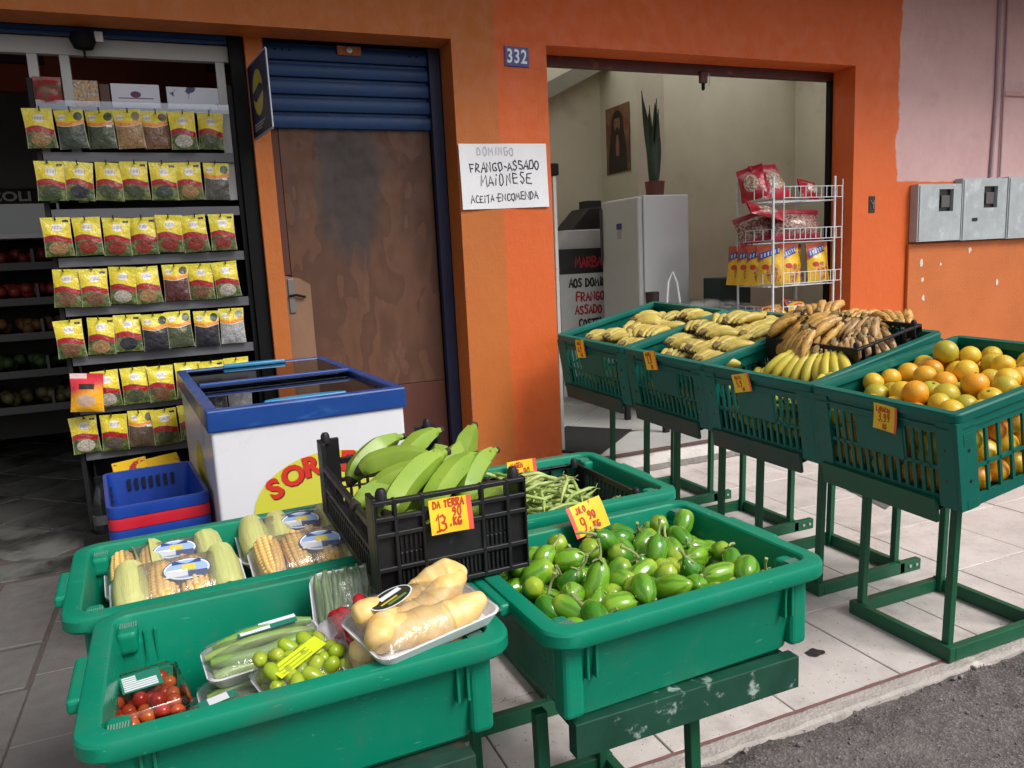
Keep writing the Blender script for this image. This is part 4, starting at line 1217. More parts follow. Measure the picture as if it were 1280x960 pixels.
ell(0, .15, .058, .085, .0078, M_SK, 'printed_face'); ell(-.024, .165, .012, .006, .0085, M_RB, 'printed_shade'); ell(.024, .165, .012, .006, .0085, M_RB, 'printed_shade'); ell(0, .09, .035, .03, .0085, M_RB, 'printed_beard'); ell(0, .225, .085, .022, .0085, M_RB, 'printed_hair')
q = MB(); q.poly([(x, y, .0078) for x, y in ((-.03, -.16), (.03, -.16), (.036, -.06), (.012, .045), (-.012, .045), (-.036, -.06))]); q.obj('printed_hands', M_SK, po)
# roaster with hand-lettered banner
ro = thing('roaster_banner', 'black and white lettered banner hung on the chicken roaster behind the refrigerator', 'banner', M=frame((3.62, 6.3, .95), (1, 0, 0), (0, -1, 0)))
M_BK = mat('black_banner_print', (.012, .012, .012), .5); M_BW = mat('white_banner_cloth', (.55, .57, .57), .7, var=.06)
q = MB(); q.box((-.47, -.75, 0), (.47, .375, .006)); q.obj('cloth', M_BW, ro)
q = MB(); q.box((-.472, .375, 0), (.472, .60, .008)); q.obj('header', M_BK, ro)
M_R2 = mat('red_banner_print', (.40, .02, .03), .5)
for (tx, x, y, h, m_) in (('MARBA', -.31, .435, .10, M_R2), ('AOS DOMINGO', -.38, .255, .085, M_BK), ('FRANGO', -.31, .125, .09, M_R2), ('ASSADO', -.325, .005, .085, M_R2), ('COSTELA', -.29, -.115, .08, M_BK), ('MAIONESE', -.265, -.245, .085, M_BK)):
    q = MB(); write(q, tx, x, y, h * .86, .016, .0095, 0, .04, None, .85, seed=5, xs=.85); q.obj('lettering', m_, ro)
rt = thing('chicken_roaster', 'white cabinet roaster with a black hood behind the banner', 'roaster', (3.62, 6.35, STEP))
q = MB(); q.box((-.46, 0, 0), (.46, .5, 1.40)); q.obj('cabinet', mat('white_roaster', (.5, .5, .49), .5, var=.1), rt)
q = MB(); q.prism([(-.47, 1.40), (.47, 1.40), (.47, 1.58), (-.36, 1.58), (-.42, 1.50)], -.5, 0, Matrix(((1, 0, 0, 0), (0, 0, -1, 0.0), (0, 1, 0, 0), (0, 0, 0, 1)))); q.obj('top', mat('white_roaster', (.5, .5, .49), .5), rt, bevel=.01)
q = MB(); q.prism([(-.28, 1.58), (.3, 1.58), (.2, 1.78), (-.08, 1.78), (-.2, 1.66)], -.42, -.06, Matrix(((1, 0, 0, 0), (0, 0, -1, 0.0), (0, 1, 0, 0), (0, 0, 0, 1)))); q.obj('hood', M_BK, rt, bevel=.01)
q = MB(); q.box((-.06, .15, 1.78), (.1, .3, 1.85)); q.obj('cap', M_BK, rt, bevel=.005)
# pole, floor mat
tag(MB().bar((2.335, 4.72, STEP), (2.345, 4.72, 2.02), .022).obj('pole', M_WHITE_M), 'thin white metal pole just inside the right opening', 'pole')
tag(MB().box((2.30, 4.695, 2.022), (2.375, 4.745, 2.10)).obj('pole_bracket', M_DARK, bevel=.008), 'black bracket on top of the thin white pole', 'bracket')
q = MB(); q.box((-.38, -.27, 0), (.38, .27, .009)); o = tag(q.obj('floor_mat', mat('black_rubber_mat', (.006, .006, .006), .8, bump=.4, bscale=150), bevel=.003), 'black rubber floor mat behind the pillar', 'mat'); o.location = (2.60, 4.93, STEP + .003); o.rotation_euler = (0, 0, R(42))
# table with things under clear plastic
tb = thing('side_table', 'grey table under clear plastic behind the banana crates', 'table', (3.75, 5.05, STEP))
q = MB(); q.box((-.55, -.3, .74), (.7, .35, .78)); q.obj('top', mat('grey_table_top', (.22, .23, .24), .35, var=.1), tb, bevel=.005)
for x_ in (-.5, .65):
    for y_ in (-.25, .3):
        q = MB(); q.bar((x_, y_, 0), (x_, y_, .74), .04); q.obj('leg', M_RACK, tb)
k = NB('cling_film')
mx = k.n('ShaderNodeMixShader'); tr = k.n('ShaderNodeBsdfTransparent'); gl = k.n('ShaderNodeBsdfGlossy'); gl.inputs['Roughness'].default_value = .08; tr.inputs['Color'].default_value = (.97, .97, .97, 1)
lw = k.n('ShaderNodeFresnel'); lw.inputs['IOR'].default_value = 1.33
tcx = k.n('ShaderNodeTexCoord'); bp = k.n('ShaderNodeBump'); bp.inputs['Strength'].default_value = .9; bp.inputs['Distance'].default_value = .006
k.L.new(k.noise(tcx.outputs['Object'], 30, 4), bp.inputs['Height']); k.L.new(bp.outputs[0], gl.inputs['Normal']); k.L.new(bp.outputs[0], lw.inputs['Normal'])
k.L.new(k.math('MINIMUM', k.math('ADD', k.math('MULTIPLY', lw.outputs[0], 2.0), .02), .6), mx.inputs[0]); df = k.n('ShaderNodeBsdfDiffuse'); df.inputs['Color'].default_value = (.85, .85, .85, 1); m2_ = k.n('ShaderNodeMixShader'); m2_.inputs[0].default_value = .07; k.L.new(tr.outputs[0], m2_.inputs[1]); k.L.new(df.outputs[0], m2_.inputs[2]); k.L.new(m2_.outputs[0], mx.inputs[1]); k.L.new(gl.outputs[0], mx.inputs[2]); k.L.new(mx.outputs[0], k.N['Material Output'].inputs['Surface']); M_FILM = k.m
q = MB(); q.grid(lambda u, v: (-.5 + 1.1 * u, -.28 + .55 * v, .80 + .16 * math.sin(u * PI) ** .5 * math.sin(v * PI) ** .5 + .02 * mnoise.noise((u * 9, v * 7, 0))), 30, 16); q.obj('plastic_cover', M_FILM, tb, smooth=True)
o = tag(MB().box((0, 0, 0), (.32, .22, .33)).obj('storage_crate', mat('dark_green_crate', (.012, .035, .03), .5), bevel=.01), 'dark green storage crate on the side table behind the bananas', 'crate'); o.location = (4.02, 5.14, STEP + .783)
o = tag(MB().box((0, 0, 0), (.30, .3, .09)).obj('grill_tray', M_DARK, bevel=.01), 'flat black tray beside the dark green storage crate', 'tray'); o.location = (3.70, 5.16, STEP + .783)
q = MB(); q.lathe([(.001, 0), (.05, 0), (.056, .14), (.05, .14), (.045, .01)], 16); o = tag(q.obj('cup', mat('dark_maroon_cup', (.03, .015, .018), .35), smooth=True), 'dark cup on the side table in front of the refrigerator', 'cup'); o.location = (3.38, 5.15, STEP + .90)
q = MB(); q.tube([(3.50, 5.15, .95), (3.53, 5.15, 1.25), (3.57, 5.15, 1.33), (3.61, 5.15, 1.24), (3.65, 5.15, 1.0)], .011, 8); tag(q.obj('bag_handle', mat('white_plastic', (.8, .8, .8), .4), smooth=True), 'white plastic bag handle loop standing up in front of the refrigerator', 'bag handle')

# --- white wire rack of snack bags
wr = thing('wire_rack', 'white wire snack rack at the right end of the opening', 'rack', (4.0, 4.50, STEP))
M_WIRE = mat('white_coated_wire', (.62, .66, .70), .4)
for x_, y_ in ((0.0, 0), (.585, 0), (0, .39), (.585, .39)):
    q = MB(); q.bar((x_, y_, 0), (x_, y_, 1.845), .015); q.obj('post', M_WIRE, wr, bevel=.004)
for zi, z_ in enumerate((1.67, 1.37, 1.05, .80)):
    q = MB()
    for y_ in [i * .055 for i in range(8)]: q.bar((.0, y_, z_), (.585, y_, z_), .005)
    for x_ in (.02, .29, .565): q.bar((x_, -.02, z_ - .003), (x_, .40, z_ - .003), .005)
    for zz_ in (z_ + .02, z_ + .10): q.bar((.07, -.03, zz_), (.63, -.03, zz_), .0045); q.bar((-.012, -.02, zz_), (-.012, .40, zz_), .0045)
    for i in range(12): q.bar((.075 + i * .05, -.03, z_ + .02), (.075 + i * .05, -.03, z_ + .10), .004)
    for i in range(5): q.bar((-.012, .0 + i * .095, z_ + .02), (-.012, .0 + i * .095, z_ + .10), .004)
    q.obj('wire_shelf', M_WIRE, wr)
q = MB(); q.bar((.07, -.03, .78), (.07, -.03, 1.80), .005); q.bar((.632, -.03, .9), (.632, -.03, 1.82), .005); q.obj('side_wire', M_WIRE, wr)
def snack_mat(name, kind):
    k = NB(name); uv = k.n('ShaderNodeTexCoord'); U, Vv, _ = k.sep(uv.outputs['UV']); V3 = uv.outputs['Object']
    oi = k.n('ShaderNodeObjectInfo'); rw = k.math('MULTIPLY', oi.outputs['Random'], 31)
    if kind == 'chips':
        dg = k.math('ADD', Vv, k.math('MULTIPLY', U, -.35))
        c = k.mix(k.ramp(dg, .52, .60), (.75, .46, .03), (.42, .075, .03))
        e = k.math('ADD', k.math('POWER', k.math('DIVIDE', k.math('SUBTRACT', U, .62), .3), 2.0), k.math('POWER', k.math('DIVIDE', k.math('SUBTRACT', Vv, .28), .24), 2.0))
        c = k.mix(k.math('MULTIPLY', k.ramp(e, .8, 1, 1, 0), .85), c, k.mix(k.ramp(k.noise(V3, 42, 3, .6, rw), .42, .58), (.28, .06, .02), (.62, .34, .10)))
        e2 = k.math('ADD', k.math('POWER', k.math('DIVIDE', k.math('SUBTRACT', U, .3), .14), 2.0), k.math('POWER', k.math('DIVIDE', k.math('SUBTRACT', Vv, .45), .07), 2.0)); c = k.mix(k.ramp(e2, .9, 1, 1, 0), c, (.5, .05, .03))
        nb_ = k.math('SUBTRACT', Vv, k.math('ADD', .70, k.math('MULTIPLY', U, .2)))
        band = k.math('MULTIPLY', k.math('LESS_THAN', k.math('ABSOLUTE', nb_), .085), k.math('LESS_THAN', k.math('ABSOLUTE', k.math('SUBTRACT', U, .45)), .38))
        lett = k.math('MULTIPLY', k.math('GREATER_THAN', k.math('SINE', k.math('MULTIPLY', U, 50)), .1), k.math('LESS_THAN', k.math('ABSOLUTE', nb_), .05))
        c = k.mix(band, c, k.mix(lett, (.03, .07, .30), (.5, .55, .65)))
    elif kind == 'pipoca':
        c = k.mix(k.ramp(k.noise(V3, 9, 2, .5, rw), .45, .55), (.36, .015, .03), (.46, .03, .05))
        e = k.math('ADD', k.math('POWER', k.math('DIVIDE', k.math('SUBTRACT', U, .5), .3), 2.0), k.math('POWER', k.math('DIVIDE', k.math('SUBTRACT', Vv, .45), .28), 2.0))
        c = k.mix(k.ramp(e, .8, 1, 1, 0), c, k.mix(k.ramp(k.noise(V3, 60, 3, .6, rw), .42, .58), (.25, .12, .08), (.60, .52, .42)))
    else:
        c = k.mix(k.ramp(k.noise(V3, 55, 4, .6, rw), .42, .6), (.16, .05, .05), (.42, .30, .24))
        c = k.mix(k.ramp(Vv, .8, .86), c, (.32, .02, .04)); c = k.mix(k.ramp(Vv, .12, .2, 1, 0), c, (.45, .02, .06))
    k.base(c, .2); k.bump(k.noise(V3, 25, 4, .6, rw), .5, .015); return k.m
S1, S2, S3 = snack_mat('corn_chip_bag_film', 'chips'), snack_mat('red_popcorn_bag_film', 'pipoca'), snack_mat('puffed_snack_film', 'puff')
def sbag(lab, x, y, z, w_, h_, b_, m_, rx, ry, rz, sd):
    o = tag(link('snack_bag', packet_mesh(w_, h_, b_, m_, sd)), lab, 'snack bag', 'snack bags on the wire rack'); o.location = (x, y, z); o.rotation_euler = (R(rx), R(ry), R(rz)); return o
zc = STEP + 1.06
for i, (x, y, rz, lab) in enumerate(((3.98, 4.86, -58, 'yellow corn chip bag at the far left end of the rack shelf'), (3.99, 4.76, -56, 'second yellow corn chip bag seen edgewise through the left side'), (4.0, 4.66, -54, 'third yellow corn chip bag seen edgewise through the left side'), (4.05, 4.58, -40, 'yellow corn chip bag just behind the front left rack post'), (4.21, 4.55, 4, 'yellow corn chip bag in the middle of the rack front'), (4.31, 4.62, 6, 'yellow corn chip bag half hidden behind the middle one'), (4.49, 4.55, -5, 'yellow corn chip bag at the right end of the rack front'))):
    sbag(lab, x, y, zc, .20, .30, .035, S1, -6, random.uniform(-5, 3), rz, i + 40)
sbag('large red popcorn bag on the top shelf of the rack with its crest standing up', 4.20, 4.66, STEP + 1.70, .28, .31, .06, S2, -32, -4, 4, 61)
sbag('red snack bag leaning at the left end of the top rack shelf', 4.02, 4.72, STEP + 1.70, .2, .27, .05, S2, -20, -14, -50, 62)
sbag('small red snack bag at the right end of the top rack shelf', 4.47, 4.62, STEP + 1.69, .2, .16, .05, S2, -26, 10, 6, 63)
sbag('red snack bag hanging over the left edge of the top rack shelf', 4.03, 4.58, STEP + 1.56, .30, .15, .04, S2, -50, 14, -10, 66)
sbag('fat clear bag of puffed snacks on the second rack shelf', 4.33, 4.60, STEP + 1.38, .46, .24, .10, S3, -12, 2, 0, 64)
sbag('dark red bag of snacks behind the puffed snacks on the second shelf', 4.1, 4.74, STEP + 1.38, .30, .24, .07, S3, -10, -18, -35, 65)
sbag('blue and red bag lying on the lowest visible rack shelf at the right', 4.40, 4.62, STEP + .80, .26, .17, .06, S1, -40, 8, 10, 67)
sbag('orange bag lying on the lowest visible rack shelf at the left', 4.16, 4.66, STEP + .80, .26, .15, .06, S1, -50, -8, -10, 68)

# ================================================================== GREEN STANDS
M_STAND = mat('green_painted_angle_iron', (.010, .092, .044), .42, spec=.3, var=.2, nscale=5, c2=(.28, .33, .30), c2amt=.6, c2scale=24, c2lo=.70, c2hi=.75, bump=.1, bscale=40)
M_RUST = mat('rusty_green_iron', (.014, .045, .032), .6, var=.35, nscale=14, c2=(.075, .035, .025), c2amt=.75, c2scale=10, c2lo=.52, c2hi=.66)
M_BOLT = mat('steel_bolt', (.45, .45, .43), .4, metal=.7)
def stand(lab, M, topz, tray=None, traym=None, grp='green angle iron stands', D=.51, Wd=.453):
    """local: x = depth away from the customer, y = width; origin on the ground at the near front corner. topz(x, y) gives leg tops"""
    t = thing('produce_stand', lab, 'stand', M=M, group=grp)
    h, w_ = .056, .03
    q = MB(); q.box((0, 0, .001), (w_, Wd, h)); q.obj('base_bar', M_STAND, t, bevel=.003)
    q = MB(); q.box((D - w_, .0, .003), (D, Wd, h + .002)); q.obj('base_bar', M_STAND, t, bevel=.003)
    for y_ in (0, Wd - w_):
        q = MB(); q.box((w_, y_, .002), (D + .10 if y_ == 0 else D - w_, y_ + w_, h - .002)); b_ = q.obj('base_bar', M_STAND, t, bevel=.003)
    for x_ in (D + .03, D + .07):
        q = MB(); q.lathe([(.008, 0), (.008, .005), (0, .007)], 8, T(x_, -.0, .03, rx=PI / 2)); q.obj('bolt', M_BOLT, t)
    for x_ in (w_, D - w_):
        for y_ in (w_ * 1.2, Wd - w_ * 1.2):
            q = MB(); zt = topz(x_, y_)
            q.bar((x_, y_, .004), (x_ + (.02 if x_ < .1 else .02), y_, zt), .028); q.obj('leg', M_STAND, t, bevel=.003)
    if tray:
        for k_, (p, m_) in enumerate(tray):
            q = MB(); q.add(p, [(0, 3, 2, 1), (4, 5, 6, 7), (0, 1, 5, 4), (1, 2, 6, 5), (2, 3, 7, 6), (3, 0, 4, 7)]); q.obj('tray_bar', m_, t, bevel=.002)
    return t

CP = [(2.164, 1.62, .9506), (2.186, 2.245, .9606), (2.149, 2.88, .9768), (2.1207, 3.51, .9976), (2.0419, 4.15, 1.0306)]
TL = [9.7, 10.5, 11.5, 10.5]
CH, CL = .33, .765
M_CRATE = mat('dark_green_crate_plastic', (.003, .112, .085), .40, spec=.25, var=.12, nscale=5, orand=.08, c2=(.05, .2, .16), c2amt=.4, c2scale=14, c2lo=.62, c2hi=.72)
def boxverts(a, b):
    (x0, y0, z0), (x1, y1, z1) = a, b
    return [(x0, y0, z0), (x1, y0, z0), (x1, y1, z0), (x0, y1, z0), (x0, y0, z1), (x1, y0, z1), (x1, y1, z1), (x0, y1, z1)]
def lattice(q, put, L, h, plate=None, band=.078, pitch=.033, sw=.0135, th=.012):
    """moulded vented side; put(s0,s1,z0,z1,d0,d1) adds a box: s along, d depth from outer face"""
    p = .072
    put(0, L, -band, 0, 0, th); put(p, L - p, -h, -h + .035, 0, th)
    put(p, L - p, -.205, -.192, .001, th - .001)
    for zb in (-.022, -.05): put(.02, L - .02, zb - .006, zb, -.006, -.0005)
    n = int((L - 2 * p) / pitch)
    for i in range(1, n):
        s = p + i * (L - 2 * p) / n
        if plate and plate[0] < s < plate[1]:
            put(s - sw / 2, s + sw / 2, -h + .035, -.2, .001, th - .002)
        else:
            put(s - sw / 2, s + sw / 2, -h + .035, -band, .001, th - .002)
    if plate:
        put(plate[0], plate[1], -.2, -band, -.001, th)
def green_crate(i, lab):
    a, b = Vector(CP[i]), Vector(CP[i + 1])
    v = (b - a).normalized(); t_ = R(TL[i]); u = Vector((math.cos(t_), 0, math.sin(t_))); u = (u - v * u.dot(v)).normalized(); w_ = u.cross(v)
    Ly = (b - a).length - .008
    M = basis(a + v * .002, u, v, w_)
    t = thing('vented_crate', lab, 'crate', M=M, group='dark green vented crates on the right stands')
    for nm, L, fn, pl_ in (('front', Ly, lambda s0, s1, z0, z1, d0, d1: ((d0, s0, z0), (d1, s1, z1)), (Ly * .34, Ly * .66)),
                           ('back', Ly, lambda s0, s1, z0, z1, d0, d1: ((CL - d1, s0, z0), (CL - d0, s1, z1)), None),
                           ('near', CL, lambda s0, s1, z0, z1, d0, d1: ((s0, d0, z0), (s1, d1, z1)), None),
                           ('far', CL, lambda s0, s1, z0, z1, d0, d1: ((s0, Ly - d1, z0), (s1, Ly - d0, z1)), None)):
        q = MB()
        e = .013 if nm in ('near', 'far') else 0
        def put(s0, s1, z0, z1, d0, d1):
            if e: s0, s1 = max(s0, e), min(s1, L - e)
            q.box(*fn(s0, s1, z0, z1, d0, d1))
        lattice(q, put, L, CH, pl_, pitch=.052 if e else .033, sw=.011 if e else .0135)
        q.obj('side_panel', M_CRATE, t)
    for x_ in (0, 1):
        for y_ in (0, 1):
            q = MB()
            sx = lambda d: d if not x_ else CL - d
            sy = lambda d: d if not y_ else Ly - d
            def bb(x0, x1, y0, y1, z0, z1):
                q.box((min(sx(x0), sx(x1)), min(sy(y0), sy(y1)), z0), (max(sx(x0), sx(x1)), max(sy(y0), sy(y1)), z1))
            bb(-.006, .075, -.006, .008, -CH, -.03); bb(-.006, .008, .008, .075, -CH, -.03)
            for kk in range(7):
                bb(.02, .066, -.008, -.006, -.075 - kk * .006, -.072 - kk * .006); bb(.02, .066, -.008, -.006, -.30 - kk * .005, -.297 - kk * .005)
            q.obj('corner_post', M_CRATE, t, bevel=.003)
            for zz_ in (-.13, -.235):
                q = MB(); q.lathe([(.007, 0), (0, .0006)], 10, T(sx(.04), sy(-.0062), zz_, rx=(PI / 2 if not y_ else -PI / 2))); q.obj('rivet_hole', M_PANE, t)
                q = MB(); q.lathe([(.007, 0), (0, .0006)], 10, T(sx(-.0062), sy(.045), zz_, ry=(-PI / 2 if not x_ else PI / 2))); q.obj('rivet_hole', M_PANE, t)
    q = MB()
    L3 = lambda g, z: [(x + CL / 2, y + Ly / 2, z) for x, y in rrect(CL + 2 * g, Ly + 2 * g, .022 + g, 4)]
    q.loft([L3(.009, -.028), L3(.010, -.004), L3(.006, .002), L3(-.022, .002), L3(-.0245, -.004), L3(-.0245, -.028), L3(.009, -.028)]); q.obj('rim', M_CRATE, t, smooth=True, angle=30)
    q = MB(); q.box((.013, .013, -CH + .001), (CL - .013, Ly - .013, -CH + .012)); q.obj('floor', M_CRATE, t)
    return t, M, Ly
crates = []
clabs = ['dark green vented crate full of oranges nearest the camera', 'dark green vented crate with yellow bananas and a black crate inside', 'dark green vented crate of bananas second from the pillar', 'dark green vented crate of bananas beside the orange pillar']
slabs = ['green angle iron stand under the orange crate', 'green angle iron stand second from the kerb under the banana crate with the black crate', 'green angle iron stand third from the kerb under a banana crate', 'green angle iron stand nearest the step under the banana crate beside the pillar']
SY = [1.749, 2.365, 3.0, 3.62]
for i in range(4):
    t, M, Ly = green_crate(i, clabs[i]); crates.append((t, M, Ly))
    bx_ = 2.362 - (0, 0, .02, .06)[i]
    BM = T(bx_, SY[i], 0)
    nrm = M.to_3x3() @ Vector((0, 0, 1)); p0 = M @ Vector((0, 0, -CH - .006))
    def topz(x, y, nrm=nrm, p0=p0, bx_=bx_, sy=SY[i]):
        return p0.z - (nrm.x * (bx_ + x - p0.x) + nrm.y * (sy + y - p0.y)) / nrm.z
    inv = BM.inverted()
    tr_ = []
    mm = (M_STAND, M_RUST, M_RUST, M_RUST)[i] if i else M_STAND
    tr_.append(([inv @ (M @ Vector(p)) for p in boxverts((-.016, .085, -CH - .062), (.0, Ly - .02, -CH + .022))], mm))
    tr_.append(([inv @ (M @ Vector(p)) for p in boxverts((-.016, .085, -CH - .022), (.05, Ly - .02, -CH - .0175))], M_RUST))
    for yy in (.13, Ly - .13):
        tr_.append(([inv @ (M @ Vector(p)) for p in boxverts((.01, yy - .018, -CH - .0165), (.62, yy + .018, -CH - .004))], M_STAND))
    stand(slabs[i], BM, topz, tr_)

# ================================================================== GREEN TUBS
k = NB('green_tub_plastic'); tcx = k.n('ShaderNodeTexCoord'); V = tcx.outputs['Object']; oi = k.n('ShaderNodeObjectInfo'); rw = k.math('MULTIPLY', oi.outputs['Random'], 29)
c = k.mix(k.ramp(k.noise(V, 3, 4, .6, rw), .3, .7), (.0025, .195, .112), (.003, .225, .132))
def scr(rot, sc, lo, seedk):
    mp = k.n('ShaderNodeMapping'); mp.inputs['Rotation'].default_value = rot; mp.inputs['Scale'].default_value = sc; k.L.new(V, mp.inputs['Vector'])
    return k.ramp(k.noise(mp.outputs[0], 9, 3, .55, rw), lo, lo + .03)
s_ = k.math('MAXIMUM', scr((.3, .5, .4), (2.5, 26, 16), .675, 1), scr((.1, -.9, 1.7), (17, 2.2, 24), .68, 2))
s_ = k.math('MAXIMUM', s_, k.ramp(k.noise(V, 75, 2, .5, rw), .72, .75))
c = k.mix(k.math('MULTIPLY', s_, .32), c, (.16, .42, .34))
c = k.mix(k.ramp(k.noise(V, 6, 8, .78, rw), .50, .72, 0, .55), c, (.050, .155, .105))
k.base(c, k.math('ADD', k.ramp(k.noise(V, 8, 5, .6, rw), .3, .7, .26, .46), k.math('MULTIPLY', s_, .2))); k.bump(k.noise(V, 30, 3), .04, .004); k.b.inputs['Specular IOR Level'].default_value = .28; M_TUB = k.m
M_TUBD = M_TUB
def tub(lab, cx, cy, w_, d_, rz, zr=.80, h_=.225):
    t = thing('produce_tub', lab, 'tub', (cx, cy, zr), (0, 0, R(rz)), 'green solid-walled tubs')
    L3 = lambda g, r2, z: [(x, y, z) for x, y in rrect(w_ + 2 * g, d_ + 2 * g, r2, 7)]
    q = MB()
    q.loft([L3(-.036, .045, -.034), L3(-.003, .06, -.036), L3(0, .06, -.030), L3(.0, .06, -.008), L3(-.003, .058, -.002), L3(-.008, .055, 0), L3(-.036, .034, 0), L3(-.040, .032, -.004), L3(-.046, .032, -.03), L3(-.066, .03, -h_ + .02), L3(-.078, .02, -h_ + .006)], (False, True))
    q.loft([L3(-.034, .045, -.033), L3(-.036, .045, -.04), L3(-.062, .04, -h_ + .012), L3(-.072, .035, -h_)], (False, True))
    q.obj('body', M_TUB, t, smooth=True, angle=28)
    for sx in (-1, 1):
        for sy in (-1, 1):
            q = MB(); x0, x1 = w_ / 2 - .082, w_ / 2 - .042; y0, y1 = d_ / 2 - .105, d_ / 2 - .042
            q.box((min(sx * x0, sx * x1), min(sy * y0, sy * y1), -.060), (max(sx * x0, sx * x1), max(sy * y0, sy * y1), -.012)); b_ = q.obj('stacking_block', M_TUB, t, bevel=.010, seg=3)
            q = MB()
            for n_ in range(8):
                xx = sx * (x0 + .004 + n_ * .0042); q.box((min(xx, xx + .0022), min(sy * (y0 + .03), sy * (y0 + .052)), -.0125), (max(xx, xx + .0022), max(sy * (y0 + .03), sy * (y0 + .052)), -.0108))
            q.obj('grip_ribs', mat('worn_rib', (.16, .30, .24), .5), b_)
            # pair of outer ribs
            q = MB()
            for dx in (0, .02):
                xx = sx * (w_ / 2 - .115 + dx); q.box((min(xx, xx + sx * .006), min(sy * (d_ / 2 - .055), sy * (d_ / 2 - .031)), -.125), (max(xx, xx + sx * .006), max(sy * (d_ / 2 - .055), sy * (d_ / 2 - .031)), -.035))
            q.obj('outer_rib', M_TUB, t, bevel=.002)
            q = MB(); x0, x1 = sx * (w_ / 2 - .088), sx * (w_ / 2 - .04)
            q.loft([[(x, y, z) for x, y in ((min(x0, x1), sy * (d_ / 2 - .09)), (max(x0, x1), sy * (d_ / 2 - .09)), (max(x0, x1), sy * (d_ / 2 - .038)), (min(x0, x1), sy * (d_ / 2 - .038)))][::sy] for z in (-h_ + .02, -.036)], (True, True)); q.obj('corner_leg', M_TUB, t, bevel=.012, seg=3)
        q = MB(); q.box((min(sx * (w_ / 2 - .006), sx * (w_ / 2 + .022)), -.085, -.034), (max(sx * (w_ / 2 - .006), sx * (w_ / 2 + .022)), .085, -.006)); q.obj('handle_lug', M_TUB, t, bevel=.008, seg=3)
    return t
tub('green tub of packed vegetables in the lower left foreground', .132, 1.505, .742, .525, 1.2)
tub('green tub holding the trays of corn', .045, 2.035, .745, .52, 3.0, .795)
tub('green tub heaped with green jilos', .905, 1.49, .715, .55, 2.2)
tub('green tub holding a black crate of green beans', .93, 2.095, .715, .56, .5, .805)
# their stands
zt = lambda x, y: .565
RZ = lambda x, y: T(x, y, 0, PI / 2)
def lstand(lab, xr, y0, x0b, x1b, m_, zb=.572, yb=None):
    BM = RZ(xr, y0); inv = BM.inverted(); yb = y0 - .05 if yb is None else yb
    tr_ = [([inv @ Vector(p) for p in boxverts((x0b, yb - .012, zb - .068), (x1b, yb + .022, zb + .008))], m_),
           ([inv @ Vector(p) for p in boxverts((x0b, yb + .0225, zb - .012), (x1b, yb + .07, zb - .006))], m_)]
    for xx in (x0b + .08, x1b - .12):
        tr_.append(([inv @ Vector(p) for p in boxverts((xx, yb + .08, zb - .012), (xx + .035, yb + .46, zb - .003))], M_STAND))
    stand(lab, BM, lambda x, y: zb - .013, tr_)
M_STAND2 = mat('chipped_dark_green_iron', (.010, .062, .040), .38, var=.25, nscale=9, c2=(.42, .5, .46), c2amt=.75, c2scale=16, c2lo=.60, c2hi=.68)
lstand('dark green stand with a chipped front bar under the jilo tub', 1.01, 1.31, .622, 1.192, M_STAND2)
lstand('green stand under the green bean tub', 1.01, 2.115, .62, 1.19, M_STAND, .575, 1.90)
lstand('green stand with a rusty bar under the packed vegetable tub', .30, 1.36, -.15, .412, M_RUST, .575, 1.262)
lstand('green stand under the corn tub', .30, 2.1, -.2, .37, M_STAND, .565, 1.85)

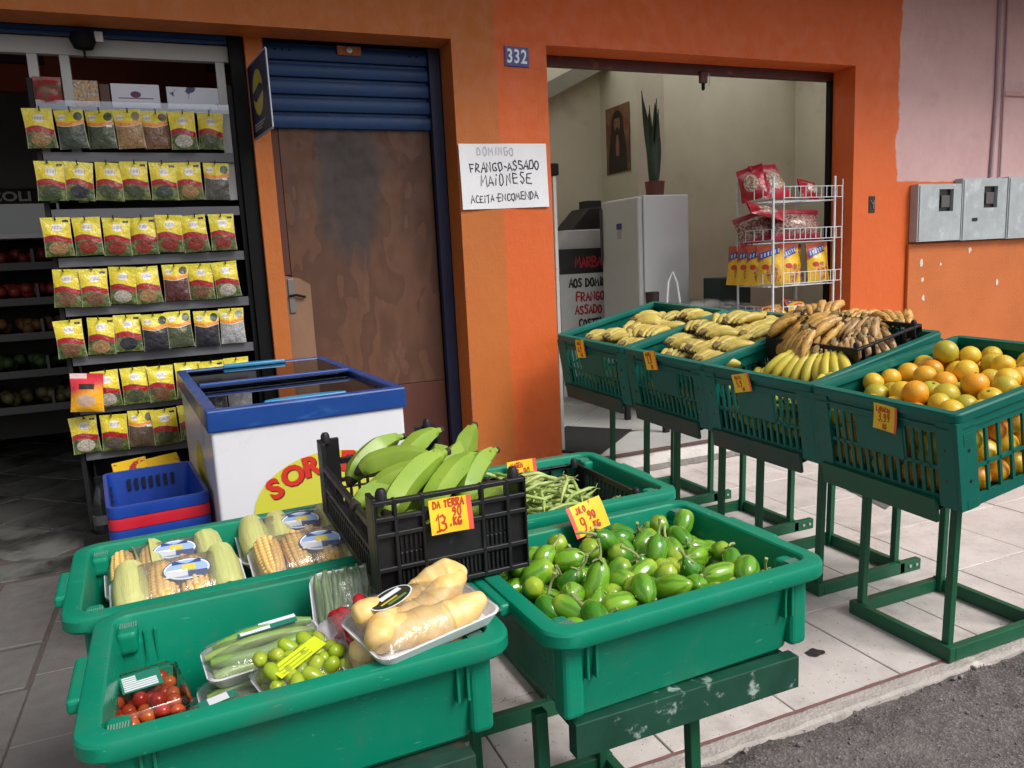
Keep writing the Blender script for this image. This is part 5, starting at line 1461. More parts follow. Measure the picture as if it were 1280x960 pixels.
# ================================================================== BLACK CRATES
M_BLK = mat('black_crate_plastic', (.013, .013, .015), .45, spec=.35, var=.2, nscale=8, orand=.1, c2=(.09, .09, .095), c2amt=.4, c2scale=22, c2lo=.62, c2hi=.75, bump=.05)
def black_crate(lab, M, w_, d_, h_, dip=.0, posts=True):
    """local origin: near left bottom corner; x width, y depth, z up"""
    t = thing('black_crate', lab, 'crate', M=M)
    th = .012
    def face(nm, L, fn, kind):
        q = MB()
        def put(s0, s1, z0, z1, d0, d1):
            q.box(*fn(s0, s1, z0, z1, d0, d1))
        if kind == 'short':
            ve = [0, .052, .054 + .058, .115 + (L - .23) , L - .054 - .056 + .02, L]
            xs_ = [0, .045, .105, L - .105, L - .045, L]
            for x_ in xs_: put(max(0, x_ - .004), min(L, x_ + .004), 0, h_, -.006, th)
            for z_ in (.0, .055, .13, .165, h_ - .012): put(0, L, z_, z_ + .010, -.005, th)
            put(.105, L - .105, .05, .135, .0, th); put(.0, .105, .0, h_ - .05, .008, th); put(L - .105, L, .0, h_ - .05, .008, th)
            put(0, L, .0, .05, .008, th)
            for z0, z1 in ((.058, .09), (.095, .128), (.01, .05)):
                for i in range(5):
                    for xb in (.048, L - .102): put(xb + .004 + i * .0105, xb + .010 + i * .0105, z0, z1, .002, .0085)
            for i in range(13): put(.11 + i * (L - .22) / 13, .116 + i * (L - .22) / 13, .012, .05, .002, .0085)
        else:
            p = .06
            for s0 in (0, L - p): put(s0, s0 + p, 0, h_ - (0 if s0 else 0), 0, th)
            put(p, L - p, h_ - .018 - dip, h_ - dip, 0, th); put(p, L - p, 0, .02, 0, th)
            put(p, L - p, h_ * .52 - dip * .5, h_ * .52 + .012 - dip * .5, .001, th - .001)
            n = int((L - 2 * p) / .024)
            for i in range(1, n):
                s = p + i * (L - 2 * p) / n
                put(s - .004, s + .004, .02, h_ * .52 - dip * .5, .002, th - .002)
                if i % 5 == 0 or not posts: put(s - .004, s + .004, h_ * .52, h_ - .018 - dip, .002, th - .002)
            for zb in (.06, .085): put(p, L - p, zb, zb + .006, .002, th - .002)
        q.obj(nm, M_BLK, t, bevel=.0015, seg=1)
    face('end_panel', w_, lambda s0, s1, z0, z1, d0, d1: ((s0, d0, z0), (s1, d1, z1)), 'short')
    face('end_panel', w_, lambda s0, s1, z0, z1, d0, d1: ((s0, d_ - d1, z0), (s1, d_ - d0, z1)), 'long' if posts else 'short')
    for x_ in (0, 1):
        face('side_panel', d_ - 2 * th, (lambda s0, s1, z0, z1, d0, d1: ((d0, s0 + th, z0), (d1, s1 + th, z1))) if not x_ else (lambda s0, s1, z0, z1, d0, d1: ((w_ - d1, s0 + th, z0), (w_ - d0, s1 + th, z1))), 'long')
    q = MB(); q.box((th, th, .002), (w_ - th, d_ - th, .01)); q.obj('floor', M_BLK, t)
    for x_ in (.022, w_ - .022):
        for y_ in (.016, d_ - .016):
            q = MB(); q.lathe([(.013, h_ - .01), (.0125, h_ + .012), (.008, h_ + .02), (0, h_ + .022)], 12, T(x_, y_, 0)); q.obj('stacking_peg', M_BLK, t, smooth=True)
    return t
PLM = T(.312, 1.522, .806, R(.8))
black_crate('black plastic crate heaped with green plantains on top of the tubs', PLM, .345, .66, .212, .06)
black_crate('black crate sunk inside the green bean tub', T(.66, 1.885, .61, 0), .54, .43, .175, .0, False)
BCM = crates[1][1] @ T(.345, .075, -.20, 0)
black_crate('black crate of ripe plantains sitting inside the dark green banana crate', BCM, .40, .50, .235, .0, False)

# ================================================================== FRUIT AND VEGETABLES
def banana_mesh(L_, r_, bend, mats, sides=7, seg=14, stem=.18, ridge=.10, blunt=False):
    q = MB()
    pts, rads = [], []
    for i in range(seg + 1):
        s = i / seg
        a = (s - .5) * bend
        Rr = L_ / bend
        pts.append(Vector((math.sin(a) * Rr, 0, (math.cos(a) - 1) * Rr)))
        if s < stem: rr_ = r_ * (.30 + .0 * s) if s < stem * .55 else r_ * (.30 + .5 * ((s - stem * .55) / (stem * .45)))
        else:
            x = (s - stem) / (1 - stem); rr_ = r_ * max(.16, (1 - abs(2 * x - .95) ** 3.2) * 1.0) if x < .93 else r_ * .22
            rr_ = max(rr_, r_ * .8) if x < .12 else rr_
            if blunt: rr_ = r_ * (min(1, .62 + x * 1.6) if x < .5 else (1 - max(0, (x - .72) / .28) ** 1.5 * .82))
        rads.append(rr_)
    n = sides
    vs = []
    for i, p in enumerate(pts):
        t = (pts[min(i + 1, seg)] - pts[max(i - 1, 0)]).normalized(); v = Vector((0, 1, 0)); u = v.cross(t)
        for j in range(n * 2):
            a = PI * j / n
            rr_ = rads[i] * (1 + (ridge if j % 2 == 0 else -ridge * .35) * (1 if n < 6 else .5))
            vs.append(p + (u * math.cos(a) + v * math.sin(a)) * rr_)
    N2 = n * 2
    q.v = [tuple(p) for p in vs]
    for i in range(seg):
        for j in range(N2):
            q.f.append((i * N2 + j, i * N2 + (j + 1) % N2, (i + 1) * N2 + (j + 1) % N2, (i + 1) * N2 + j))
            s = (i + .5) / seg
            q.mi.append(1 if (s > .93 or s < .05) else 0)
    q.f.append(tuple(range(N2 - 1, -1, -1))); q.mi.append(1)
    q.f.append(tuple(range(seg * N2, (seg + 1) * N2))); q.mi.append(1)
    return q.mesh('banana', mats, True, 60)
def fruit_skin(name, c1, c2, spot, spot_amt, lo, hi, rough=.45, green=None):
    k = NB(name); tcx = k.n('ShaderNodeTexCoord'); V = tcx.outputs['Object']; oi = k.n('ShaderNodeObjectInfo'); rw = k.math('MULTIPLY', oi.outputs['Random'], 41)
    c = k.mix(k.ramp(k.noise(V, 10, 3, .5, rw), .3, .7), c1, c2)
    if green: c = k.mix(k.ramp(k.math('ABSOLUTE', k.sep(V)[0]), .04, .11, 0, .8), c, green)
    mp = k.n('ShaderNodeMapping'); mp.inputs['Scale'].default_value = (.5, 1.4, 1.4); k.L.new(V, mp.inputs['Vector'])
    c = k.mix(k.ramp(k.noise(mp.outputs[0], 70, 5, .7, rw), lo, hi, 0, spot_amt), c, spot)
    c = k.mix(k.ramp(k.noise(mp.outputs[0], 22, 5, .7, rw), lo + .02, hi + .03, 0, spot_amt * .8), c, spot)
    v = k.ramp(oi.outputs['Random'], 0, 1, .86, 1.1, False)
    hsv = k.n('ShaderNodeHueSaturation'); k.L.new(c, hsv.inputs['Color']); k.L.new(v, hsv.inputs['Value'])
    k.base(hsv.outputs[0], rough); k.bump(k.noise(V, 90, 3), .08, .003); return k.m
M_TIP = mat('dark_banana_tip', (.035, .025, .015), .8, var=.4, nscale=60)
M_BAN = fruit_skin('banana_skin', (.56, .42, .085), (.49, .39, .09), (.12, .07, .025), .8, .60, .71, green=(.36, .36, .07))
M_BANY = fruit_skin('yellow_green_banana_skin', (.68, .53, .06), (.58, .50, .06), (.16, .12, .03), .5, .64, .72, green=(.40, .43, .06))
M_PLN = fruit_skin('green_plantain_skin', (.27, .39, .048), (.20, .33, .036), (.025, .025, .012), .9, .64, .69, .38)
M_RIPE = fruit_skin('ripe_plantain_skin', (.68, .40, .09), (.52, .28, .08), (.06, .028, .018), .9, .53, .63)
M_RIPE2 = fruit_skin('overripe_plantain_skin', (.52, .32, .12), (.40, .23, .09), (.06, .03, .022), .88, .50, .62)
BM_ = {k_: [banana_mesh(.175 * f, .0205, b, [m_, M_TIP]) for f, b in ((1, .9), (.92, 1.1), (1.06, .75))] for k_, m_ in (('ban', M_BAN), ('yel', M_BANY))}
BM_['ripe'] = [banana_mesh(.19 * f, .021, b, [M_RIPE, M_TIP], 5) for f, b in ((1, .7), (.9, .9), (1.05, .5))]
BM_['over'] = [banana_mesh(.19 * f, .019, b, [M_RIPE2, M_TIP], 5) for f, b in ((1, .6), (.9, .8), (1.05, .5))]
crown_q = MB(); crown_q.tube([(-.02, 0, .0), (0, 0, .004), (.02, 0, .0)], [.010, .015, .010], 8)
crown_me = crown_q.mesh('crown', mat('crown_brown', (.22, .15, .05), .7, var=.4, nscale=60, c2=(.03, .02, .01), c2amt=.9, c2scale=40), True)
def hand(lab, M, n, kind, sd, grp, spread=.95, two=True):
    """a hand of bananas: crown at origin, fingers along +x, convex side up"""
    t = thing('banana_bunch', lab, 'bananas', M=M, group=grp)
    rr = random.Random(sd); link('crown', crown_me, t).location.x = .012
    for row in range(2 if two else 1):
        m_ = n if row == 0 else max(2, n - 1)
        for i in range(m_):
            s = (i - (m_ - 1) / 2) / max(1, (m_ - 1) / 2)
            me = BM_[kind][rr.randrange(3)]
            o = link('banana', me, t)
            yaw = s * spread * .42 + rr.uniform(-.04, .04)
            Lh = .085
            lift = (.0 if row == 0 else -.032)
            pitch = (.16 if row == 0 else .42) + rr.uniform(-.06, .06)
            Mx = T(0, s * (m_ - 1) * .0105, lift, yaw) @ T(0, 0, 0, 0, 0, pitch) @ T(Lh, 0, 0.0) @ T(0, 0, 0, 0, rr.uniform(-.25, .25) + s * .25)
            o.matrix_local = Mx
    return t
def crate_pt(i, x, y, z): return crates[i][1] @ Vector((x, y, z))
def in_crate(i, x, y, z, yaw, pitch=0., roll=0., s=1.): return crates[i][1] @ T(x, y, z, R(yaw), R(roll), R(pitch), s)
POS = lambda x, y: f"{'left' if x < .25 else ('middle' if x < .5 else 'right')}"
# crate beside the pillar
g1 = 'banana hands in the crate beside the pillar'
lst = [(.10, .16, -.10, -8, 5, 'nearest the price tag'), (.13, .34, -.085, -5, 5, 'behind the one nearest the tag'), (.24, .16, -.085, 30, 6, 'leaning on the near rim'), (.30, .33, -.09, 0, 6, 'in the middle of the crate'), (.42, .44, -.075, -35, 7, 'against the far wall'), (.56, .16, -.065, -10, 6, 'at the right end near the rim'), (.55, .38, -.10, 20, 6, 'at the right end'), (.20, .26, -.10, 12, 6, 'filling the left middle'), (.40, .24, -.095, -6, 6, 'filling the right middle'), (.10, .47, -.10, -10, 5, 'in the far left corner')]
for n_, (x, y, z, yw, nf, d_) in enumerate(lst): hand(f'banana hand {d_} in the crate beside the pillar', in_crate(3, x, y, z + .07, yw, -4, 0, 1.1), nf, 'ban', 100 + n_, g1)
g2 = 'banana hands in the crate second from the pillar'
lst = [(.06, .12, -.075, -14, 6, 'behind the near corner of the tag side'), (.07, .36, -.09, 10, 5, 'greenest, just behind the price tag'), (.17, .47, -.06, -20, 6, 'against the far wall at the left'), (.20, .14, -.05, -5, 6, 'resting on the near rim at the left'), (.27, .32, -.02, -12, 6, 'on top in the left half'), (.36, .48, -.04, 15, 6, 'against the far wall in the middle'), (.38, .15, -.045, 8, 6, 'resting on the near rim in the middle'), (.43, .32, -.005, 20, 6, 'highest in the middle'), (.54, .45, -.04, -25, 6, 'against the far wall at the right'), (.55, .18, -.055, -8, 6, 'near the rim at the right'), (.60, .33, -.06, 60, 5, 'at the far right end'), (.14, .28, -.06, 0, 6, 'filling the left middle'), (.32, .22, -.055, -8, 6, 'filling the middle near the rim'), (.48, .26, -.05, 5, 6, 'filling the right middle')]
for n_, (x, y, z, yw, nf, d_) in enumerate(lst): hand(f'banana hand {d_}, second crate from the pillar', in_crate(2, x, y, z + .058, yw, -4, 0, 1.1), nf, 'ban', 130 + n_, g2)
g3 = 'yellow bananas in the crate with the black crate'
hand('bright yellow banana hand arched in front of the black crate', in_crate(1, .335, .27, .02, 196, 24, 0, 1.12), 9, 'yel', 161, g3, 1.35)
hand('short yellow bananas lying at the near rim below the arched hand', in_crate(1, .17, .10, -.055, 5, -2), 4, 'yel', 162, g3, .6, False)
lst = [(.05, .14, -.115, 0, 6), (.05, .34, -.12, 6, 6), (.05, .50, -.12, -6, 6), (.20, .46, -.10, 20, 5)]
for n_, (x, y, z, yw, nf) in enumerate(lst): hand(['lower yellow hand seen through the near vents of the tag side', 'lower yellow hand seen through the middle vents of the tag side', 'lower yellow hand at the far end of the tag side', 'lower yellow hand beside the far wall under the arched hand'][n_], in_crate(1, x, y, z, yw, -4), nf, 'yel', 163 + n_, g3)
# deeper layer seen through the vents
SLOTN = ['first', 'second', 'third', 'fourth']
for ci in (1, 2, 3):
    nmc = {1: 'the crate holding the black one', 2: 'the crate second from the pillar', 3: 'the crate beside the pillar'}[ci]
    for n_, (x, y, z, yw) in enumerate(((.10, .10, -.215, 62), (.12, .40, -.225, -60), (.09, .58, -.20, -62), (.30, .11, -.20, 8))):
        hand(f'{SLOTN[n_]} buried banana hand low behind the vents of {nmc}', in_crate(ci, x, y, z, yw, 0), 5, 'yel' if ci == 1 else 'ban', 180 + ci * 10 + n_, 'buried banana hands behind the vents', .45)
# ripe plantains heaped in the black crate
g4 = 'ripe plantain hands heaped in the black crate'
IB = lambda x, y, z, yaw, p=0., r=0.: BCM @ T(x, y, z, R(yaw), R(r), R(p))
lst = [(.05, .30, .33, 160, 40, 7, 'ripe', 'yellowest, at the left end of the heap'), (.13, .40, .37, 120, 20, 6, 'ripe', 'standing up at the back left of the heap'), (.20, .26, .35, 150, 10, 6, 'ripe', 'on the crest of the heap'), (.26, .42, .33, 40, -10, 6, 'ripe', 'at the back of the heap'), (.10, .20, .26, 200, 30, 6, 'over', 'blackened, hanging low at the left'), (.17, .12, .27, 230, 38, 6, 'over', 'blackened, drooping over the near side'), (.26, .15, .29, 215, 30, 6, 'over', 'brown, in the near middle of the heap'), (.33, .22, .31, 190, 12, 6, 'over', 'brown streaked, right of the crest'), (.36, .35, .29, 20, 0, 5, 'ripe', 'pointing right at the back'), (.42, .12, .25, 60, -20, 5, 'ripe', 'stubby, at the right end by the rim'), (.40, .25, .24, -20, 6, 5, 'ripe', 'at the right end of the heap'), (.2, .3, .2, 0, 0, 6, 'over', 'hidden under the crest'), (.1, .35, .17, 90, 0, 6, 'over', 'low at the back left')]
for n_, (x, y, z, yw, p, nf, kd, d_) in enumerate(lst): hand(f'ripe plantain hand {d_}', IB(x, y, z - .035, yw, p), nf, kd, 220 + n_, g4, .8)
# green plantains
PLMESH = [banana_mesh(.245, .0275, .85, [M_PLN, M_TIP], 5, 22, .16, .13, True), banana_mesh(.22, .027, 1.0, [M_PLN, M_TIP], 5, 22, .17, .13, True), banana_mesh(.26, .0285, .75, [M_PLN, M_TIP], 5, 22, .15, .13, True)]
g5 = 'green plantains in the black crate'
lst = [(.115, .11, .205, 33, -24, 2, 'long one lying across the front, tip down to the left'), (.205, .11, .195, 35, -23, 0, 'long one second from the left at the front'), (.280, .14, .19, 42, -26, 1, 'third long one at the front right'), (.29, .25, .205, 48, -36, 0, 'with its stem rising at the right'), (.14, .33, .20, 170, 4, 1, 'lying left at the back with a pale flank'), (.09, .24, .15, 15, 0, 1, 'dark one lying low at the left'), (.20, .38, .205, 22, -30, 1, 'with its stem sticking up at the back'), (.10, .42, .20, 22, -26, 1, 'small one rising at the back left'), (.29, .44, .155, 70, -8, 1, 'at the back right'), (.305, .10, .125, 25, 0, 1, 'short one low at the right front'), (.18, .08, .10, 5, 0, 2, 'lying along the front vents'), (.16, .24, .10, -15, 0, 2, 'buried in the middle'), (.24, .33, .10, 30, 0, 0, 'buried at the back'), (.09, .10, .10, 40, 0, 1, 'low at the left front'), (.31, .22, .09, 80, 0, 1, 'low by the right side'), (.08, .38, .09, 85, 0, 1, 'low by the left side'), (.22, .24, .155, 75, -6, 0, 'second layer in the middle'), (.165, .20, .185, 36, -20, 1, 'wedged between the long ones at the front'), (.245, .22, .19, 44, -26, 2, 'just behind the front row on the right'), (.13, .25, .175, 10, -8, 0, 'behind the front row on the left')]
for n_, (x, y, z, yw, p, mi_, d_) in enumerate(lst):
    o = tag(link('green_plantain', PLMESH[mi_]), f'green plantain {d_}', 'plantain', g5); o.matrix_world = PLM @ T(x, y, z + .012, R(yw)) @ T(ry=R(p)) @ T(rx=R((n_ * 37) % 60 - 40)) @ T(rz=PI if n_ % 5 != 4 else 0)

# oranges
k = NB('orange_peel'); tcx = k.n('ShaderNodeTexCoord'); V = tcx.outputs['Object']; oi = k.n('ShaderNodeObjectInfo'); rnd = oi.outputs['Random']; rw = k.math('MULTIPLY', rnd, 53)
c = k.mix(k.ramp(rnd, .35, 1.0), (.72, .46, .028), (.80, .25, .012))
gr = k.math('ADD', k.noise(V, 9, 2, .5, rw), k.ramp(k.math('FRACT', k.math('MULTIPLY', rnd, 7.3)), 0, 1, -.17, .14, False))
c = k.mix(k.ramp(gr, .48, .66, 0, .75), c, (.34, .36, .03))
k.base(c, .33); vv = k.n('ShaderNodeTexVoronoi'); vv.inputs['Scale'].default_value = 240; k.L.new(V, vv.inputs['Vector']); k.bump(vv.outputs['Distance'], .22, .003); M_ORG = k.m
q = MB()
prof = []
for i in range(13):
    a = PI * i / 12; prof.append((.0405 * math.sin(a) + (1e-7 if 0 < i < 12 else 0), -.0385 * math.cos(a) * (1 - .06 * (math.cos(a) < -.9))))
prof[0] = (0, prof[0][1] + .001); prof[-1] = (0, prof[-1][1] - .002)
q.lathe(prof, 20); ome = q.mesh('orange', M_ORG, True, 80)
q = MB(); q.lathe([(.005, 0), (.004, .0015), (0, .002)], 7); bme = q.mesh('stem_button', mat('stem_button_green', (.12, .14, .04), .8))
Ly4 = crates[0][2]
pp, rd = settle(238, .0425, (.015, .015, -CH + .012), (CL - .015, Ly4 - .015, 0), 4, 220, .42, (.45, .3, .10))
ordr = np.argsort(-pp[:, 2]); cnt = 0
rr = random.Random(8)
for i in ordr:
    x, y, z = pp[i]
    top = z > -.125
    if z > .06: continue
    if not (top or x < .10 or y < .10): continue
    side = 'on top of the heap' if top else ('behind the vents of the tag side' if x < .1 else 'behind the curved slats of the near side')
    o = tag(link('orange', ome), f'ripe orange {side} in the orange crate', 'orange', f'oranges {side}')
    o.matrix_world = crates[0][1] @ T(x, y, z, rr.uniform(0, 6.28), rr.uniform(-2, 2), rr.uniform(-2, 2), rd[i] / .0405)
    if top and rr.random() < .5:
        b_ = link('stem_button', bme, o); b_.location = (0, 0, .0362)
    cnt += 1

# jilos
k = NB('jilo_skin'); tcx = k.n('ShaderNodeTexCoord'); V = tcx.outputs['Object']; oi = k.n('ShaderNodeObjectInfo'); rnd = oi.outputs['Random']; rw = k.math('MULTIPLY', rnd, 17)
xx, yy, zz_ = k.sep(V)
ang = k.math('ARCTAN2', yy, xx)
st_ = k.math('SINE', k.math('ADD', k.math('MULTIPLY', ang, 5), k.math('MULTIPLY', k.noise(V, 30, 2, .5, rw), 5)))
c = k.mix(k.ramp(rnd, .05, .8), (.19, .40, .022), (.055, .23, .014))
c = k.mix(k.ramp(st_, .2, .9, 0, .5), c, (.026, .13, .010))
c = k.mix(k.ramp(zz_, -.05, -.015, .75, 0), c, (.40, .50, .04))
k.base(c, .16); k.b.inputs['Coat Weight'].default_value = .3; k.b.inputs['Coat Roughness'].default_value = .1; M_JIL = k.m
def jilo_mesh(L_, r_, seed):
    q = MB(); vs = []; n = 18; pr_ = []
    for i in range(13):
        s = i / 12; z = (s - .5) * L_
        rr_ = r_ * (max(0, 1 - abs(2 * s - .92) ** 2.5)) ** .55 if 0 < s < 1 else 0
        pr_.append((max(rr_, .0), z))
    pr_[0] = (.0, -L_ / 2); pr_[-1] = (r_ * .22, L_ / 2)
    for i, (r2, z) in enumerate(pr_):
        for j in range(n):
            a = 2 * PI * j / n
            w_ = 1 + .035 * math.sin(5 * a + seed) * (1 if 1 < i < 12 else .3) + .03 * mnoise.noise((math.cos(a) + seed, math.sin(a), z * 30))
            vs.append((r2 * w_ * math.cos(a) + .004 * math.sin(z * 25 + seed), r2 * w_ * math.sin(a), z))
    q.v = vs
    for i in range(12):
        for j in range(n):
            q.f.append((i * n + j, i * n + (j + 1) % n, (i + 1) * n + (j + 1) % n, (i + 1) * n + j)); q.mi.append(0)
    q.f.append(tuple(range(12 * n, 13 * n))); q.mi.append(0)
    return q.mesh('jilo', M_JIL, True, 80)
JM = [jilo_mesh(.106, .031, 0), jilo_mesh(.094, .032, 2), jilo_mesh(.116, .030, 4), jilo_mesh(.084, .030, 5)]
M_STEM = mat('pale_green_stem', (.30, .34, .13), .6, var=.25, nscale=40, orand=.2)
def stem_mesh(L_, bend):
    q = MB()
    q.tube([(0, 0, 0), (.002 * bend, 0, .3 * L_), (.012 * bend, 0, .65 * L_), (.03 * bend, 0, L_)], [.0055, .0038, .0032, .005], 7)
    for j in range(5):
        a = 2 * PI * j / 5 + .3
        d = Vector((math.cos(a), math.sin(a), 0)); s = Vector((-math.sin(a), math.cos(a), 0))
        q.add([(d * .003 + s * .006), (d * .003 - s * .006), (d * .019 - s * .0035 + Vector((0, 0, -.0055))), (d * .028 + Vector((0, 0, -.012))), (d * .019 + s * .0035 + Vector((0, 0, -.0055)))], [(0, 1, 2, 3, 4)])
    return q.mesh('stem', M_STEM, True, 50)
SM = {id(m_): [stem_mesh(.045, b) for b in (.6, 1.2, -.4)] for m_ in JM}
JL = {id(m_): L_ for m_, L_ in zip(JM, (.106, .094, .116, .084))}
TJ = T(.905, 1.49, .575, R(2.2))
pp, rd = settle(262, .0305, (-.295, -.21, .012), (.295, .21, .3), 12, 260, .5, (-.06, .0, .10))
rr = random.Random(17)
order = np.argsort(-pp[:, 2])
for n_, i in enumerate(order):
    x, y, z = pp[i]
    if n_ > 165 or z > .236 or (z < .14 and (abs(y) > .15 or abs(x) > .24)): continue
    me = JM[rr.randrange(4)]
    o = tag(link('jilo', me), 'glossy green jilo in the heap filling the green tub', 'jilo', 'jilos heaped in the green tub')
    tilt = rr.choice([rr.uniform(60, 115), rr.uniform(60, 120), rr.uniform(20, 60), rr.uniform(120, 165)])
    JMx = T(x, y, z, rr.uniform(0, 6.28)) @ T(ry=R(tilt)) @ T(rz=rr.uniform(0, 6), s=rr.uniform(.80, .97))
    o.matrix_world = TJ @ JMx
    tip = JMx @ Vector((0, 0, JL[id(me)] / 2 + .05))
    if abs(tip.x) > .285 - .07 * max(0, (.2 - tip.z) / .2) or abs(tip.y) > .205 or tip.z < .05: continue
    s_ = link('stem', rr.choice(SM[id(me)]), o); s_.location = (.004 * math.sin(JL[id(me)] / 2 * 25), 0, JL[id(me)] / 2 - .003)

# green beans
M_GB = mat('pale_green_bean_skin', (.42, .50, .17), .4, var=.15, nscale=30, c2c=(.30, .42, .10))
def bean_mesh(L_, b1, b2, seed):
    q = MB(); pts = []; rd_ = []
    for i in range(13):
        s = i / 12
        pts.append(Vector(((s - .5) * L_, b1 * math.sin(s * PI) + .004 * math.sin(s * 9 + seed), b2 * math.sin(s * PI * 1.3 + seed)))); rd_.append(.0058 * (1 + .13 * math.sin(s * 34)) * max(.12, min(1, s * 7, (1 - s) * 6)))
    pts.append(pts[-1] + Vector((.012, .006, .004))); rd_.append(.0008)
    q.tube(pts, rd_, 7); return q.mesh('bean', M_GB, True, 70)
GBM = [bean_mesh(.155, .012, .006, 1), bean_mesh(.14, .025, -.006, 2), bean_mesh(.17, .008, .01, 3), bean_mesh(.13, -.02, .005, 4), bean_mesh(.15, .03, .012, 5)]
rr = random.Random(33)
for n_ in range(230):
    x = .70 + rr.betavariate(1.8, 2.0) * .48; y = 1.91 + rr.random() * .36
    hmax = .18 * max(0, 1 - ((x - .86) / .34) ** 2) * (1 - .25 * ((y - 2.08) / .2) ** 2) + .02
    lay = n_ / 230
    z = .628 + hmax * (.35 + .65 * lay) + rr.uniform(-.008, .012)
    x = min(max(x, .755), 1.11)
    o = tag(link('green_bean', GBM[rr.randrange(5)]), 'pale green bean in the heap inside the sunken black crate', 'green bean', 'green beans heaped in the black crate')
    yw = rr.gauss(0, 38) + (18 if rr.random() < .7 else 90)
    o.location = (x, y, z); o.rotation_euler = (R(rr.uniform(0, 360)), R(rr.gauss(0, 11)), R(yw))
o = tag(link('green_bean', GBM[4]), 'single green bean lying apart at the right end of the black crate', 'green bean', None); o.location = (1.16, 2.0, .80 - .09); o.rotation_euler = (.3, -.3, .6)

# ================================================================== PACKED TRAYS
M_FOAM = mat('white_foam_tray', (.74, .74, .78), .6, var=.03, bump=.05, bscale=200)
def tray(lab, name, M, w_, d_, h_, film, cat='tray', grp=None, mfoam=None, fb=None):
    t = thing(name, lab, cat, M=M, group=grp)
    q = MB(); L3 = lambda g, r2, z: [(x, y, z) for x, y in rrect(w_ + 2 * g, d_ + 2 * g, r2, 5)]
    q.loft([L3(-.014, .02, 0), L3(-.002, .026, h_ - .004), L3(0, .026, h_), L3(-.005, .024, h_ + .001), L3(-.008, .023, h_ - .002), L3(-.02, .02, .005)], (True, True)); q.obj('foam_tray', mfoam or M_FOAM, t, smooth=True, angle=40)
    if film:
        q = MB()
        def ff(u, v):
            a, b = 2 * u - 1, 2 * v - 1
            e = max(0, (1 - abs(a) ** 4) * (1 - abs(b) ** 4))
            z = h_ + film * e ** .6 + (fb((a, b)) if fb else 0) * e + .0025 * mnoise.noise((u * 8, v * 8, w_ * 50)) * e
            return (a * (w_ / 2 - .002), b * (d_ / 2 - .002), z)
        q.grid(ff, 26, 18); q.obj('film', M_FILM, t, smooth=True, angle=80)
    return t
# corn
k = NB('corn_kernels'); uv = k.n('ShaderNodeTexCoord'); U, Vv, _ = k.sep(uv.outputs['UV']); oi = k.n('ShaderNodeObjectInfo')
c = k.mix(k.noise(uv.outputs['Object'], 60, 2), (.82, .57, .22), (.78, .47, .13)); gap = k.math('MULTIPLY', k.math('ABSOLUTE', k.math('SINE', k.math('MULTIPLY', U, 12 * PI))), k.math('ABSOLUTE', k.math('SINE', k.math('MULTIPLY', Vv, 12 * PI))))
c = k.mix(k.ramp(gap, .0, .45, .6, 0), c, (.60, .32, .08)); k.base(c, .35); M_CORN = k.m
M_HUSK = mat('corn_husk', (.50, .55, .20), .5, var=.22, nscale=9, stretch=(9, 9, .6), c2c=(.58, .56, .22), bump=.25, bscale=60)
def ear_mesh():
    q = MB()
    def fn(u, v):
        a = 2 * PI * u; z = (v - .5) * .15
        base = .0255 * (1 - .22 * max(0, v - .35) ** 1.5 / .5) * (1 if v > .05 else .7) * (max(.05, 1 - max(0, v - .88) / .13) ** .6)
        kern = abs(math.sin(a * 6)) ** .5 * abs(math.sin(v * 12 * PI + (int(u * 12) % 2) * .7)) ** .5
        r = base * (.84 + .2 * kern)
        return (r * math.cos(a), r * math.sin(a), z)
    q.grid(fn, 70, 60); return q.mesh('kernels', M_CORN, True, 80)
EAR = ear_mesh()
def husk_mesh(span, bulge):
    q = MB()
    def fn(u, v):
        a = (u - .5) * span; z = (v - .5) * .16
        r = (.0285 + bulge * math.sin(v * PI)) * (1 - .3 * max(0, v - .6)) * (1 + .02 * math.sin(a * 11)) * (1 if v > .06 else .8)
        return (r * math.cos(a), r * math.sin(a), z)
    q.grid(fn, 20, 12); return q.mesh('husk', M_HUSK, True, 80)
HUSK = [husk_mesh(PI * .95, .003), husk_mesh(PI * 1.35, .003), husk_mesh(PI * 2, .002)]
M_LBLW = mat('white_label_print', (.78, .8, .85), .4); M_LBLB = mat('navy_label_print', (.04, .07, .2), .4); M_LBLS = mat('sky_label_print', (.30, .42, .62), .4); M_LBLY = mat('yellow_label_print', (.7, .52, .05), .4)
